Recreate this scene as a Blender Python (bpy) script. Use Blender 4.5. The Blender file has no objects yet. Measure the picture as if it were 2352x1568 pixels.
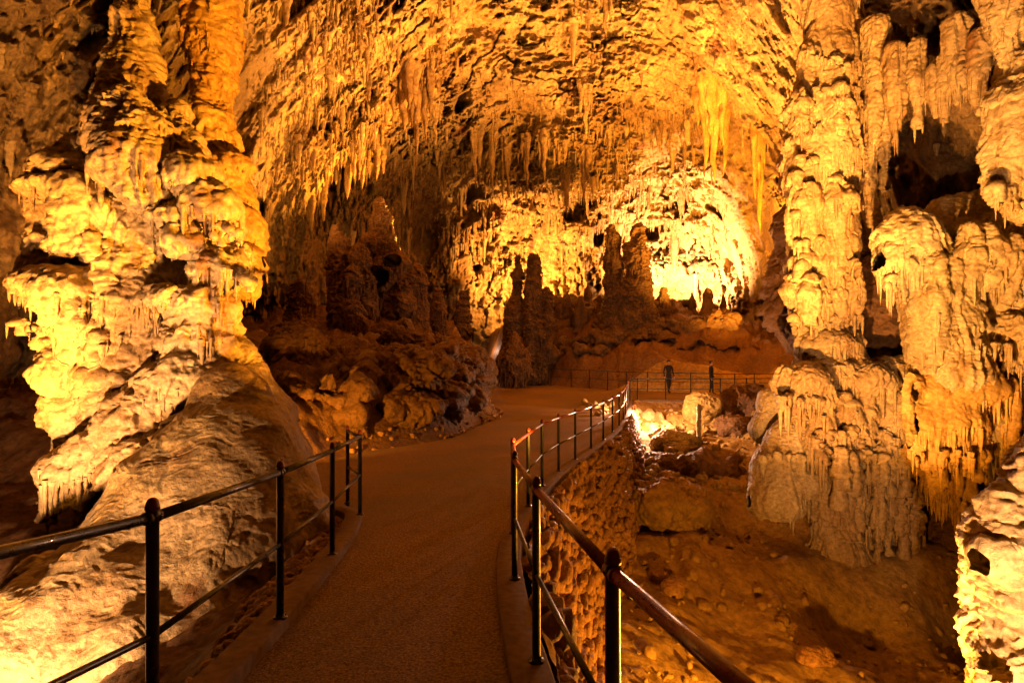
import bpy, bmesh, math, random
import numpy as np
from mathutils import Vector, Matrix
rad = math.radians
F32 = np.float32
random.seed(7)
RNG = np.random.default_rng(11)
SC = bpy.context.scene
COL = SC.collection

# ------------------------------------------------------------------ camera, world, exposure
FP = 1300.0                                   # focal length in photo units (2352 wide)
cam_d = bpy.data.cameras.new('camera')
cam = bpy.data.objects.new('camera', cam_d); COL.objects.link(cam)
cam_d.sensor_width = 36.0
cam_d.lens = 36.0 * FP / 2352.0
cam_d.clip_start = 0.05; cam_d.clip_end = 500
cam.location = (0, 0, 0); cam.rotation_euler = (rad(90), 0, 0)
SC.camera = cam
world = bpy.data.worlds.new("World"); SC.world = world
world.use_nodes = True
bg = world.node_tree.nodes['Background']
bg.inputs['Color'].default_value = (1.0, 0.33, 0.05, 1)   # a closed cave: faint warm ambient added in place of bounced light
bg.inputs['Strength'].default_value = 0.006
SC.view_settings.view_transform = 'Standard'
SC.view_settings.look = 'None'
SC.view_settings.exposure = 0.0
SC.view_settings.gamma = 1.0
SC.cycles.use_denoising = True
SC.cycles.max_bounces = 6
SC.cycles.diffuse_bounces = 1
SC.cycles.sample_clamp_indirect = 4.0
SC.cycles.use_adaptive_sampling = False

def P3(px, py, Y):
    """photo position (2352 x 1568) at distance Y -> world point"""
    return np.array([(px - 1176) * Y / FP, Y, (784 - py) * Y / FP])

# ------------------------------------------------------------------ lamps of the cave and added fill lamps
AMBER = (1.0, 0.39, 0.04)
WARM = (1.0, 0.435, 0.11)
PALE = (1.0, 0.53, 0.32)
def lamp(loc, power, color=AMBER, radius=0.08, aim=None, cone=None, blend=0.5, name='cave_or_fill_lamp'):
    d = bpy.data.lights.new(name, 'SPOT' if aim is not None else 'POINT')
    d.energy = power; d.color = color; d.shadow_soft_size = radius
    if aim is not None:
        d.spot_size = rad(cone or 90); d.spot_blend = blend
    o = bpy.data.objects.new(name, d); COL.objects.link(o)
    o.location = Vector([float(v) for v in loc])
    if aim is not None:
        v = Vector([float(a) for a in aim]) - o.location
        o.rotation_euler = v.to_track_quat('-Z', 'Y').to_euler()
    return o
#LAMPS_BEGIN
# left: floodlight low outside the left edge, on the giant column
lamp((-4.9, 3.9, -3.0), 3300, PALE, .04, P3(150, 600, 8.0), 58, .5)
lamp((-4.9, 3.8, -3.1), 900, AMBER, .04, P3(250, 150, 8.5), 90, .6)
lamp((-4.1, 2.9, -3.0), 1900, PALE, .04, P3(280, 1280, 6.8), 92, .8)
# pit flood just below the right railing: column flank across the path, left roof
lamp((3.3, 4.4, -2.85), 24000, AMBER, .04, P3(430, 190, 9.8), 40, .5)
lamp((3.3, 4.3, -3.6), 1600, PALE, .04, P3(440, 400, 9.3), 10, .9)
# floods at the foot of the curved wall: flowstones on the right, roof above them
lamp((1.9, 5.3, -4.15), 5000, PALE, .04, P3(1960, 480, 12.5), 60, .3)
lamp((1.9, 5.3, -4.15), 8500, AMBER, .04, P3(2050, 330, 13), 70, .5)
lamp((2.4, 2.5, -2.7), 2600, PALE, .04, P3(2360, 1300, 4.6), 74, .6)
lamp((3.2, 5.0, -4.2), 40000, WARM, .06, P3(1560, 90, 22), 46, .9)
lamp((7.3, 16.0, -3.9), 85000, WARM, .08, (6.4, 17.5, 11), 104, .8)  # added uplight, unseen in the pit, to brighten the right roof
lamp((2.8, 4.4, -4.2), 6000, WARM, .06, P3(2130, -20, 14), 44, .8)
lamp((3.3, 5.6, -4.3), 1100, AMBER, .05)
lamp((-4.2, 10.0, -1.9), 1300, AMBER, .05, (-4.0, 22, 1.5), 96, .7)  # added weak fill, hidden by the mound, to lift the left bank
lamp((7.5, 23.4, -2.7), 105000, WARM, .08, (4.0, 23.0, 10), 98, .8)  # added upward fill below the far walkway, to brighten the ceiling
# glow behind the rocky ridge that carries the far stalagmites
lamp(P3(1556, 700, 40.2), 42000, PALE, .10, P3(1585, 540, 46), 140, .6)
lamp(P3(1222, 680, 41.0), 20000, WARM, .10, P3(1222, 560, 48), 140, .6)
lamp(P3(1330, 700, 38.6), 80000, AMBER, .10, P3(1330, 250, 37), 134, .7)
lamp(P3(1490, 710, 38.0), 85000, AMBER, .10, P3(1500, 200, 37), 120, .7)
lamp(P3(1775, 880, 26.4), 60000, AMBER, .10, P3(1700, 400, 32), 92, .8)
lamp((-5.3, 4.8, -2.6), 7000, AMBER, .05, P3(60, 60, 13), 56, .8)  # added fill outside the left edge, for the upper left wall
lamp(P3(1340, 735, 36.2), 60000, AMBER, .10, P3(1340, 230, 30), 108, .8)  # added fill on the ridge, brightening the roof above the glow
# floods behind the left bank, on the wall and the middle of the ceiling
lamp(P3(1010, 640, 31), 30000, AMBER, .10, P3(860, 150, 24), 100, .6)
lamp(P3(655, 520, 20), 1800, WARM, .05, P3(640, 420, 22), 120, .6)
lamp((3.6, 17.5, -3.4), 36000, AMBER, .10, (-1.5, 24, 10), 96, .8)
# small spots
lamp(P3(1478, 940, 20.6), 1300, PALE, .05)
lamp((1.35, 3.9, -4.2), 90, WARM, .05)
lamp(P3(1120, 800, 44), 120, PALE, .05)
#LAMPS_END

# ------------------------------------------------------------------ noise in numpy
_T = RNG.random((64, 64, 64), dtype=F32)
def vnoise(p, s=1.0):
    """value noise, p (N,3), s scalar or 3 -> -1..1"""
    q = (p * np.asarray(s, F32)).astype(F32)
    i = np.floor(q); f = q - i; i = i.astype(np.int32) & 63
    f = f * f * f * (f * (f * 6 - 15) + 10)
    x0, y0, z0 = i[:, 0], i[:, 1], i[:, 2]
    x1, y1, z1 = (x0 + 1) & 63, (y0 + 1) & 63, (z0 + 1) & 63
    fx, fy, fz = f[:, 0], f[:, 1], f[:, 2]
    a = _T[x0, y0, z0]; a = a + fx * (_T[x1, y0, z0] - a)
    b = _T[x0, y1, z0]; b = b + fx * (_T[x1, y1, z0] - b)
    c = _T[x0, y0, z1]; c = c + fx * (_T[x1, y0, z1] - c)
    d = _T[x0, y1, z1]; d = d + fx * (_T[x1, y1, z1] - d)
    a = a + fy * (b - a); c = c + fy * (d - c)
    return (a + fz * (c - a)) * 2 - 1
def fbm(p, s=1.0, o=4, g=0.5):
    s = np.asarray(s, F32); r = 0; a = 1.0; t = 0
    for k in range(o):
        r = r + a * vnoise(p + F32(17.3 * k), s * 2.03 ** k); t += a; a *= g
    return r / t
def ridged(p, s=1.0, o=2):
    s = np.asarray(s, F32); r = 0; a = 1.0; t = 0
    for k in range(o):
        r = r + a * (1 - np.abs(vnoise(p + F32(31.7 * k), s * 2.1 ** k)) * 2); t += a; a *= .5
    return r / t
_J = RNG.random((32, 32, 32, 3), dtype=F32)
def worley(p, s=1.0):
    q = (p * np.asarray(s, F32)).astype(F32)
    i = np.floor(q); f = q - i; i = i.astype(np.int32)
    best = np.full(len(q), 9, F32)
    for dx in (-1, 0, 1):
        for dy in (-1, 0, 1):
            for dz in (-1, 0, 1):
                j = _J[(i[:, 0] + dx) & 31, (i[:, 1] + dy) & 31, (i[:, 2] + dz) & 31]
                d = (j[:, 0] + dx - f[:, 0]) ** 2 + (j[:, 1] + dy - f[:, 1]) ** 2 + (j[:, 2] + dz - f[:, 2]) ** 2
                np.minimum(best, d, out=best)
    return np.sqrt(best)
def knob(p, s, z=1.0):
    w = worley(p, (s, s, s * z))
    return np.sqrt(np.clip(1 - w * w * 1.15, 0, 1))
def sstep(a, b, x):
    t = np.clip((x - a) / (b - a), 0, 1); return t * t * (3 - 2 * t)

# ------------------------------------------------------------------ mesh helpers
def np_mesh(name, V, Q, mat, smooth=True):
    me = bpy.data.meshes.new(name)
    V = np.ascontiguousarray(V, F32); Q = np.ascontiguousarray(Q, np.int32)
    me.vertices.add(len(V)); me.vertices.foreach_set('co', V.ravel())
    n = Q.shape[1]
    me.loops.add(Q.size); me.loops.foreach_set('vertex_index', Q.ravel())
    me.polygons.add(len(Q))
    me.polygons.foreach_set('loop_start', np.arange(0, Q.size, n, dtype=np.int32))
    me.update(calc_edges=True)
    if smooth: me.polygons.foreach_set('use_smooth', np.ones(len(Q), bool))
    me.materials.append(mat); me.update()
    return me
def link(name, me, parent=None, loc=None):
    o = bpy.data.objects.new(name, me); COL.objects.link(o)
    if parent is not None: o.parent = parent
    if loc is not None: o.location = loc
    return o
def tag(o, label=None, cat=None, group=None, kind=None):
    if label: o['label'] = label
    if cat: o['category'] = cat
    if group: o['group'] = group
    if kind: o['kind'] = kind
    return o
def mesh_normals(V, Q):
    a = V[Q[:, 2]] - V[Q[:, 0]]; b = V[Q[:, 3]] - V[Q[:, 1]]
    n = np.cross(a, b); N = np.zeros_like(V)
    for c in range(3):
        for k in range(4):
            N[:, c] += np.bincount(Q[:, k], n[:, c], len(V))
    return N / (np.linalg.norm(N, axis=1, keepdims=True) + 1e-12)
def grid_quads(nu, nv):
    idx = np.arange(nu * nv).reshape(nv, nu)
    return np.stack([idx[:-1, :-1], idx[:-1, 1:], idx[1:, 1:], idx[1:, :-1]], -1).reshape(-1, 4)

# ------------------------------------------------------------------ implicit rock volumes
class Vol:
    def __init__(s, lo, hi, h):
        s.lo = np.array(lo, float); s.h = h
        s.n = np.maximum(4, np.ceil((np.array(hi) - s.lo) / h).astype(int) + 1)
        s.F = np.full(tuple(s.n), 1.0, F32); s.q = 1.0
    def _sub(s, lo, hi):
        a = np.clip(np.floor((lo - s.lo) / s.h).astype(int), 0, s.n)
        b = np.clip(np.ceil((hi - s.lo) / s.h).astype(int) + 1, 0, s.n)
        if np.any(b <= a): return None
        g = [(s.lo[c] + s.h * np.arange(a[c], b[c])).astype(F32) for c in range(3)]
        return (slice(a[0], b[0]), slice(a[1], b[1]), slice(a[2], b[2])), g[0][:, None, None], g[1][None, :, None], g[2][None, None, :]
    def _mix(s, sl, d, k, cut=False):
        f = s.F[sl]
        if cut:
            s.F[sl] = np.maximum(f, -d); return
        h = np.clip(k - np.abs(f - d), 0, None) / k
        s.F[sl] = np.minimum(f, d) - h * h * k * .25
    def ell(s, c, r, k=.15, cut=False):
        c = np.array(c, float); r = np.broadcast_to(np.array(r, float), 3); m = k + .1
        u = s._sub(c - r - m, c + r + m)
        if u is None: return
        sl, X, Y, Z = u
        q = np.sqrt(((X - c[0]) / r[0]) ** 2 + ((Y - c[1]) / r[1]) ** 2 + ((Z - c[2]) / r[2]) ** 2)
        s._mix(sl, ((q - 1) * r.min()).astype(F32), k, cut)
    def cone(s, a, ra, b, rb, k=.15, cut=False):
        a = np.array(a, float); b = np.array(b, float); m = k + .1
        u = s._sub(np.minimum(a - ra, b - rb) - m, np.maximum(a + ra, b + rb) + m)
        if u is None: return
        sl, X, Y, Z = u
        ab = b - a; L = (ab ** 2).sum()
        t = np.clip(((X - a[0]) * ab[0] + (Y - a[1]) * ab[1] + (Z - a[2]) * ab[2]) / L, 0, 1)
        d = np.sqrt((X - a[0] - t * ab[0]) ** 2 + (Y - a[1] - t * ab[1]) ** 2 + (Z - a[2] - t * ab[2]) ** 2) - (ra + (rb - ra) * t)
        s._mix(sl, d.astype(F32), k, cut)
    # the same, sized in photo pixels
    def pe(s, px, py, Y, rx, rz=None, ry=None, k=.15, cut=False):
        rz = rx if rz is None else rz; ry = rx if ry is None else ry
        g_ = s.q * Y / FP; s.ell(P3(px, py, Y), (rx * g_, ry * g_, rz * g_), k, cut)
    def pc(s, pts, k=.15, cut=False):
        for (a, b) in zip(pts[:-1], pts[1:]):
            s.cone(P3(*a[:3]), s.q * a[3] * a[2] / FP, P3(*b[:3]), s.q * b[3] * b[2] / FP, k, cut)
    def pipes(s, x0, x1, step, t0, t1, b0, b1, Y, r0, r1, dy=.25, k=.07, seed=1):
        r_ = random.Random(seed); x = x0
        while x < x1:
            Yk = Y + r_.uniform(-dy, dy); a = r_.uniform(r0, r1); yt = r_.uniform(t0, t1); yb = r_.uniform(b0, b1)
            s.pc([(x, yt, Yk, a * .7), (x, yt + (yb - yt) * .35, Yk, a), (x + r_.uniform(-3, 3), yb, Yk + .1, a * .55)], k)
            x += step * r_.uniform(.7, 1.3)
    def fringe(s, px0, px1, py, Y, n, lmin, lmax, r=7, rnd=None, jit=8, dy=.15, slope=0.0, k=.04):
        rnd = rnd or random
        for i in range(n):
            x = px0 + (px1 - px0) * (i + rnd.random() * .8) / n
            y = py + slope * (x - px0) + rnd.uniform(-jit, jit); YY = Y + rnd.uniform(-dy, dy)
            L = lmin + (lmax - lmin) * rnd.random() ** 1.6
            rr = r * rnd.uniform(.6, 1.3)
            s.cone(P3(x, y - rr * 1.5, YY), rr * YY / FP, P3(x + rnd.uniform(-2, 2), y + L, YY), rr * .22 * YY / FP, k)
    def net(s):
        F = s.F; S = F < 0; n = s.n
        cnt = np.zeros(tuple(n - 1), np.int8)
        for i in (0, 1):
            for j in (0, 1):
                for k in (0, 1):
                    cnt += S[i:n[0] - 1 + i, j:n[1] - 1 + j, k:n[2] - 1 + k]
        act = (cnt > 0) & (cnt < 8)
        ci = np.argwhere(act); M = len(ci)
        idm = np.full(tuple(n - 1), -1, np.int32); idm[act] = np.arange(M)
        acc = np.zeros((M, 3), F32); w = np.zeros(M, F32)
        cv = {}
        for c in np.ndindex(2, 2, 2):
            cv[c] = F[ci[:, 0] + c[0], ci[:, 1] + c[1], ci[:, 2] + c[2]]
        for c in np.ndindex(2, 2, 2):
            for ax in range(3):
                if c[ax]: continue
                e = list(c); e[ax] = 1; f0, f1 = cv[c], cv[tuple(e)]
                m = (f0 < 0) != (f1 < 0)
                t = np.where(m, f0 / np.where(m, f0 - f1, 1), 0)
                for q in range(3):
                    acc[:, q] += np.where(m, (t if q == ax else c[q]), 0)
                w += m
        V = (ci + acc / w[:, None]) * s.h + s.lo
        Q = []
        for ax in range(3):
            sl0 = [slice(1, -1)] * 3; sl1 = [slice(1, -1)] * 3
            sl0[ax] = slice(0, -1); sl1[ax] = slice(1, None)
            a, b = S[tuple(sl0)], S[tuple(sl1)]
            e = np.argwhere(a != b); off = np.ones(3, int); off[ax] = 0; e = e + off
            inside = S[e[:, 0], e[:, 1], e[:, 2]]
            u, v = (ax + 1) % 3, (ax + 2) % 3
            def idc(du, dv):
                g = e.copy(); g[:, u] -= du; g[:, v] -= dv
                return idm[g[:, 0], g[:, 1], g[:, 2]]
            q = np.stack([idc(1, 1), idc(0, 1), idc(0, 0), idc(1, 0)], -1)
            q[~inside] = q[~inside][:, ::-1]
            Q.append(q)
        Q = np.concatenate(Q); Q = Q[(Q >= 0).all(1)]
        return V, Q

def flow(P, N, tier=1.0, th=.5, flute=.04, ff=5.0, nod=.03, ns=5.0, fine=.012, big=.1, seed=0.0, dripf=4.0, small=.3):
    """flowstone relief: tiers that bulge and drip, vertical flutes, nodules, fine grain"""
    p = (P + seed).astype(F32)
    pw = p + .10 * np.stack([vnoise(p, 2.6), vnoise(p + 7.7, 2.6), vnoise(p + 13.1, 2.6)], -1).astype(F32)
    side = np.clip(1.1 - np.abs(N[:, 2]) * .9, 0, 1).astype(F32)
    d = big * 1.3 * fbm(p, 1.1, 3)
    zone = sstep(-.25, .35, vnoise(p + 3.3, 1.1) + .3 * vnoise(p, 3.0))       # where nodules or flutes rule
    if tier:
        dr = ridged(p, (dripf, dripf, dripf * .12), 2)
        for (h_, a_, o_) in ((th, 1.0, 0.0), (th * .37, small, 4.4)):
            t = p[:, 2] / h_ + 1.5 * vnoise(p + o_, .55) + .7 * vnoise(p + o_, 1.5) + .38 * dr * min(1.6, .5 / h_) + .5 * vnoise(p + o_, (2.1, 2.1, .5))
            f = t - np.floor(t)
            prof = sstep(0, .10, f) * (1 - f) ** .8
            d = d + a_ * tier * side * prof * (.25 + .9 * sstep(-.4, .4, vnoise(p + 5.5 + o_, 1.3) + .2))
    if flute:
        fl = ridged(pw, (ff, ff, ff * .08), 2)
        d = d + flute * side * (fl - .25 * fl * fl) * (1.25 - .9 * zone)
    if nod:
        d = d + nod * (.25 + .9 * zone) * (.75 * knob(pw, ns, 1.35) + .38 * knob(pw + 3, ns * 2.3, 1.5))
    if fine:
        d = d + fine * (1.6 * fbm(p, 11.0, 2) + 1.6 * ridged(pw, (8, 8, 22), 1) * (1.2 - zone) + 2.0 * zone * knob(pw + 6, 13.0, 1.4))
    d = d - .75 * float(d.mean())
    # everything droops a little
    out = P + N * d[:, None]
    out[:, 2] -= .28 * np.clip(d, 0, None) * side
    return out
def subdiv(V, Q):
    n = len(V); E = np.sort(np.stack([Q, np.roll(Q, -1, 1)], -1).reshape(-1, 2), 1)
    key = E[:, 0].astype(np.int64) * n + E[:, 1]
    u, first, inv = np.unique(key, return_index=True, return_inverse=True)
    inv = inv.reshape(Q.shape) + n
    mid = (V[E[first, 0]] + V[E[first, 1]]) / 2
    cen = V[Q].mean(1); c = n + len(u) + np.arange(len(Q))
    V2 = np.concatenate([V, mid, cen])
    out = [np.stack([Q[:, k], inv[:, k], c, inv[:, (k + 3) % 4]], -1) for k in range(4)]
    return V2, np.concatenate(out)
def stal_mesh(name, seed, seg=12, rings=16, flut=.18, mat=None, stumpy=False):
    r = random.Random(seed); V = []; Q = []
    ph = [r.uniform(0, 6.28) for _ in range(6)]
    for i in range(rings + 1):
        t = i / rings
        rad_ = (1 - t) ** (.75 if not stumpy else .45) * (1 + .16 * math.sin(t * 9 + ph[0]) + .08 * math.sin(t * 23 + ph[1])) + .04 * (1 - t)
        if i == rings: rad_ = .015
        ox = .10 * math.sin(t * 3 + ph[2]) * t; oy = .10 * math.sin(t * 2.6 + ph[3]) * t
        for k in range(seg):
            a = 2 * math.pi * k / seg
            rr_ = rad_ * (1 + flut * math.sin(a * 3 + ph[4]) + flut * .6 * math.sin(a * 5 + ph[5] + t * 2) + .08 * r.uniform(-1, 1))
            V.append((math.cos(a) * rr_ + ox, math.sin(a) * rr_ + oy, -t))
    for i in range(rings):
        for k in range(seg):
            a = i * seg + k; b = i * seg + (k + 1) % seg
            Q.append((a, a + seg, b + seg, b))
    return np.array(V), np.array(Q)
DRIP = []
for s_ in range(6):
    v_, q_ = stal_mesh('s', 90 + s_, seg=8, rings=6, flut=.14, stumpy=s_ % 2 == 0); DRIP.append((v_, q_[:, ::-1]))
def add_drips(V, Q, n, l0, l1, w, vol):
    """small stalactites hanging from every underside that faces down"""
    N = mesh_normals(V, Q)
    c = np.where((N[:, 2] < -.42) & (N[:, 1] < .25))[0]
    if len(c) < 10: return V, Q
    wt = np.exp(3 * vnoise(V[c].astype(F32), 2.2)); r = np.random.default_rng(int(n))
    c = r.choice(c, min(n, len(c)), replace=False, p=wt / wt.sum())
    VV = [V]; QQ = [Q]; nb = len(V)
    for k, i in enumerate(c):
        L = l0 + (l1 - l0) * r.random() ** 2.2; ww = w * r.uniform(.6, 1.4) * (.5 + .5 * L / l1)
        v, q = DRIP[k % len(DRIP)]
        VV.append(v * [ww, ww, L + .04] + V[i] + [0, 0, .05]); QQ.append(q + nb); nb += len(v)
    return np.concatenate(VV), np.concatenate(QQ)
def rock(name, vol, mat, disp=None, parent=None, origin=None, sub=1, drips=None):
    V, Q = vol.net()
    if disp is not None:                     # a broad swell first, then finer vertices for the detail
        N = mesh_normals(V, Q); sd = disp.get('seed', 0.0)
        V = V + N * (.5 * disp.get('big', .1) * ridged((V + sd).astype(F32), .8, 2))[:, None]
    for _ in range(sub): V, Q = subdiv(V, Q)
    N = mesh_normals(V, Q)
    if disp is not None: V = flow(V, N, **disp)
    if drips:
        n_, l0, l1, w_ = drips
        V, Q = add_drips(V, Q, n_, l0, l1, w_, vol)
    o0 = np.array(origin if origin is not None else (V.mean(0)[0], V.mean(0)[1], V[:, 2].min()), float)
    me = np_mesh(name, V - o0, Q, mat)
    return link(name, me, parent, Vector(o0))

# ------------------------------------------------------------------ materials
def rock_mat(name, c1, c2, c3=None, rough=.62, bump=.6, scale=3.0, stain=(0.16, .06, .02), stain_amt=.45, streak=True, spec=.35, bdist=.03):
    c1, c2, stain = [(c_[0], c_[1], c_[2] * .72) for c_ in (c1, c2, stain)]; c3 = c3 and (c3[0], c3[1], c3[2] * .72)
    m = bpy.data.materials.new(name); m.use_nodes = True
    nt = m.node_tree; N = nt.nodes; L = nt.links
    b = N['Principled BSDF']
    geo = N.new('ShaderNodeNewGeometry')
    mp = N.new('ShaderNodeMapping'); mp.inputs['Scale'].default_value = (1, 1, .28 if streak else 1)
    L.new(geo.outputs['Position'], mp.inputs['Vector'])
    n1 = N.new('ShaderNodeTexNoise'); n1.inputs['Scale'].default_value = scale * .35; n1.inputs['Detail'].default_value = 6
    L.new(mp.outputs['Vector'], n1.inputs['Vector'])
    r1 = N.new('ShaderNodeValToRGB'); e = r1.color_ramp.elements
    e[0].position = .38; e[0].color = (*c1, 1); e[1].position = .62; e[1].color = (*c2, 1)
    if c3:
        x = e.new(.72); x.color = (*c3, 1)
    L.new(n1.outputs['Fac'], r1.inputs['Fac'])
    n2 = N.new('ShaderNodeTexNoise'); n2.inputs['Scale'].default_value = scale * 1.3; n2.inputs['Detail'].default_value = 8; n2.inputs['Roughness'].default_value = .65
    L.new(mp.outputs['Vector'], n2.inputs['Vector'])
    r2 = N.new('ShaderNodeValToRGB'); e = r2.color_ramp.elements
    e[0].position = .52; e[0].color = (0, 0, 0, 1); e[1].position = .72; e[1].color = (1, 1, 1, 1)
    L.new(n2.outputs['Fac'], r2.inputs['Fac'])
    ml = N.new('ShaderNodeMath'); ml.operation = 'MULTIPLY'; ml.inputs[1].default_value = stain_amt
    L.new(r2.outputs['Color'], ml.inputs[0])
    mx = N.new('ShaderNodeMix'); mx.data_type = 'RGBA'
    L.new(ml.outputs[0], mx.inputs[0]); L.new(r1.outputs['Color'], mx.inputs[6]); mx.inputs[7].default_value = (*stain, 1)
    n5 = N.new('ShaderNodeTexNoise'); n5.inputs['Scale'].default_value = scale * 4.5; n5.inputs['Detail'].default_value = 7; n5.inputs['Roughness'].default_value = .7
    L.new(geo.outputs['Position'], n5.inputs['Vector'])
    mr = N.new('ShaderNodeMapRange'); mr.inputs[1].default_value = .32; mr.inputs[2].default_value = .68; mr.inputs[3].default_value = .55; mr.inputs[4].default_value = 1.3
    L.new(n5.outputs['Fac'], mr.inputs[0])
    vm = N.new('ShaderNodeVectorMath'); vm.operation = 'SCALE'; L.new(mx.outputs[2], vm.inputs[0]); L.new(mr.outputs[0], vm.inputs['Scale'])
    L.new(vm.outputs[0], b.inputs['Base Color'])
    mr2 = N.new('ShaderNodeMapRange'); mr2.inputs[1].default_value = .4; mr2.inputs[2].default_value = .65; mr2.inputs[3].default_value = rough + .15; mr2.inputs[4].default_value = rough - .25
    L.new(n2.outputs['Fac'], mr2.inputs[0]); L.new(mr2.outputs[0], b.inputs['Roughness'])
    b.inputs['Specular IOR Level'].default_value = spec
    n3 = N.new('ShaderNodeTexNoise'); n3.inputs['Scale'].default_value = scale * 6; n3.inputs['Detail'].default_value = 9; n3.inputs['Roughness'].default_value = .68
    L.new(geo.outputs['Position'], n3.inputs['Vector'])
    v = N.new('ShaderNodeTexVoronoi'); v.inputs['Scale'].default_value = scale * 4
    L.new(geo.outputs['Position'], v.inputs['Vector'])
    ad = N.new('ShaderNodeMath'); ad.operation = 'MULTIPLY_ADD'; ad.inputs[1].default_value = -.35
    L.new(v.outputs['Distance'], ad.inputs[0]); L.new(n3.outputs['Fac'], ad.inputs[2])
    bp = N.new('ShaderNodeBump'); bp.inputs['Strength'].default_value = bump; bp.inputs['Distance'].default_value = bdist
    L.new(ad.outputs[0], bp.inputs['Height']); L.new(bp.outputs['Normal'], b.inputs['Normal'])
    return m
def plain_mat(name, c, rough=.5, metal=0.0, bump=0.0, scale=60, var=.25, spec=.5, coat=0.0, wear=None):
    m = bpy.data.materials.new(name); m.use_nodes = True
    nt = m.node_tree; N = nt.nodes; L = nt.links; b = N['Principled BSDF']
    geo = N.new('ShaderNodeNewGeometry')
    n = N.new('ShaderNodeTexNoise'); n.inputs['Scale'].default_value = scale; n.inputs['Detail'].default_value = 6
    L.new(geo.outputs['Position'], n.inputs['Vector'])
    r = N.new('ShaderNodeValToRGB'); e = r.color_ramp.elements
    e[0].position = .35; e[0].color = (*[x * (1 - var) for x in c], 1)
    e[1].position = .68; e[1].color = (*[min(1, x * (1 + var)) for x in c], 1)
    L.new(n.outputs['Fac'], r.inputs['Fac']); L.new(r.outputs['Color'], b.inputs['Base Color'])
    b.inputs['Roughness'].default_value = rough; b.inputs['Metallic'].default_value = metal
    b.inputs['Specular IOR Level'].default_value = spec; b.inputs['Coat Weight'].default_value = coat
    if wear:
        n9 = N.new('ShaderNodeTexNoise'); n9.inputs['Scale'].default_value = 38; n9.inputs['Detail'].default_value = 9; n9.inputs['Roughness'].default_value = .75
        L.new(geo.outputs['Position'], n9.inputs['Vector'])
        r9 = N.new('ShaderNodeValToRGB'); e9 = r9.color_ramp.elements; e9[0].position = .60; e9[0].color = (0, 0, 0, 1); e9[1].position = .66; e9[1].color = (1, 1, 1, 1)
        L.new(n9.outputs['Fac'], r9.inputs['Fac'])
        m9 = N.new('ShaderNodeMix'); m9.data_type = 'RGBA'; L.new(r9.outputs['Color'], m9.inputs[0]); L.new(r.outputs['Color'], m9.inputs[6]); m9.inputs[7].default_value = (*wear, 1)
        L.new(m9.outputs[2], b.inputs['Base Color'])
        q9 = N.new('ShaderNodeMapRange'); q9.inputs[1].default_value = .35; q9.inputs[2].default_value = .7; q9.inputs[3].default_value = rough - .06; q9.inputs[4].default_value = rough + .35
        L.new(n9.outputs['Fac'], q9.inputs[0]); L.new(q9.outputs[0], b.inputs['Roughness'])
    if bump:
        bp = N.new('ShaderNodeBump'); bp.inputs['Strength'].default_value = bump; bp.inputs['Distance'].default_value = .01
        L.new(n.outputs['Fac'], bp.inputs['Height']); L.new(bp.outputs['Normal'], b.inputs['Normal'])
    return m
M_WALL = rock_mat('cave_rock', (.24, .135, .045), (.38, .25, .11), (.15, .06, .02), scale=1.3, bdist=.14, bump=1.0, stain=(.06, .022, .008), stain_amt=.85)
M_CALC = rock_mat('calcite', (.30, .185, .075), (.42, .30, .15), (.24, .11, .035), scale=3, bump=.9, stain=(.11, .042, .012), stain_amt=.75)
M_PALE = rock_mat('pale_calcite', (.38, .26, .12), (.48, .37, .21), (.33, .19, .06), scale=3, bump=.9, stain=(.18, .08, .025), stain_amt=.65)
M_ORNG = rock_mat('orange_calcite', (.44, .235, .05), (.50, .30, .08), (.36, .16, .03), scale=2.4, bump=.9, stain=(.18, .06, .012), stain_amt=.6)
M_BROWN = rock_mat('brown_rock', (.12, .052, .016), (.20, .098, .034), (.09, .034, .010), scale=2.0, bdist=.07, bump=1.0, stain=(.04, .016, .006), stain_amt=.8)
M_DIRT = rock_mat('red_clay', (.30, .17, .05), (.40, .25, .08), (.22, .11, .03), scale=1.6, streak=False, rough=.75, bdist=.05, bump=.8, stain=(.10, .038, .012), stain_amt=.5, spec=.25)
M_STONE = rock_mat('wall_stone', (.26, .125, .04), (.40, .21, .08), (.22, .09, .03), scale=5, streak=False, bdist=.03, bump=.8, stain=(.09, .035, .01), stain_amt=.5)
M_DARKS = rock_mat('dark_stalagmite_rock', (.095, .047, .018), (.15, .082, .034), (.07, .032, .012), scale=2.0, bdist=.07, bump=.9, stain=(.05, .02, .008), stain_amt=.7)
M_PATH = plain_mat('asphalt', (.075, .036, .014), .8, bump=.6, scale=90, var=.35, spec=.3)
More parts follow.
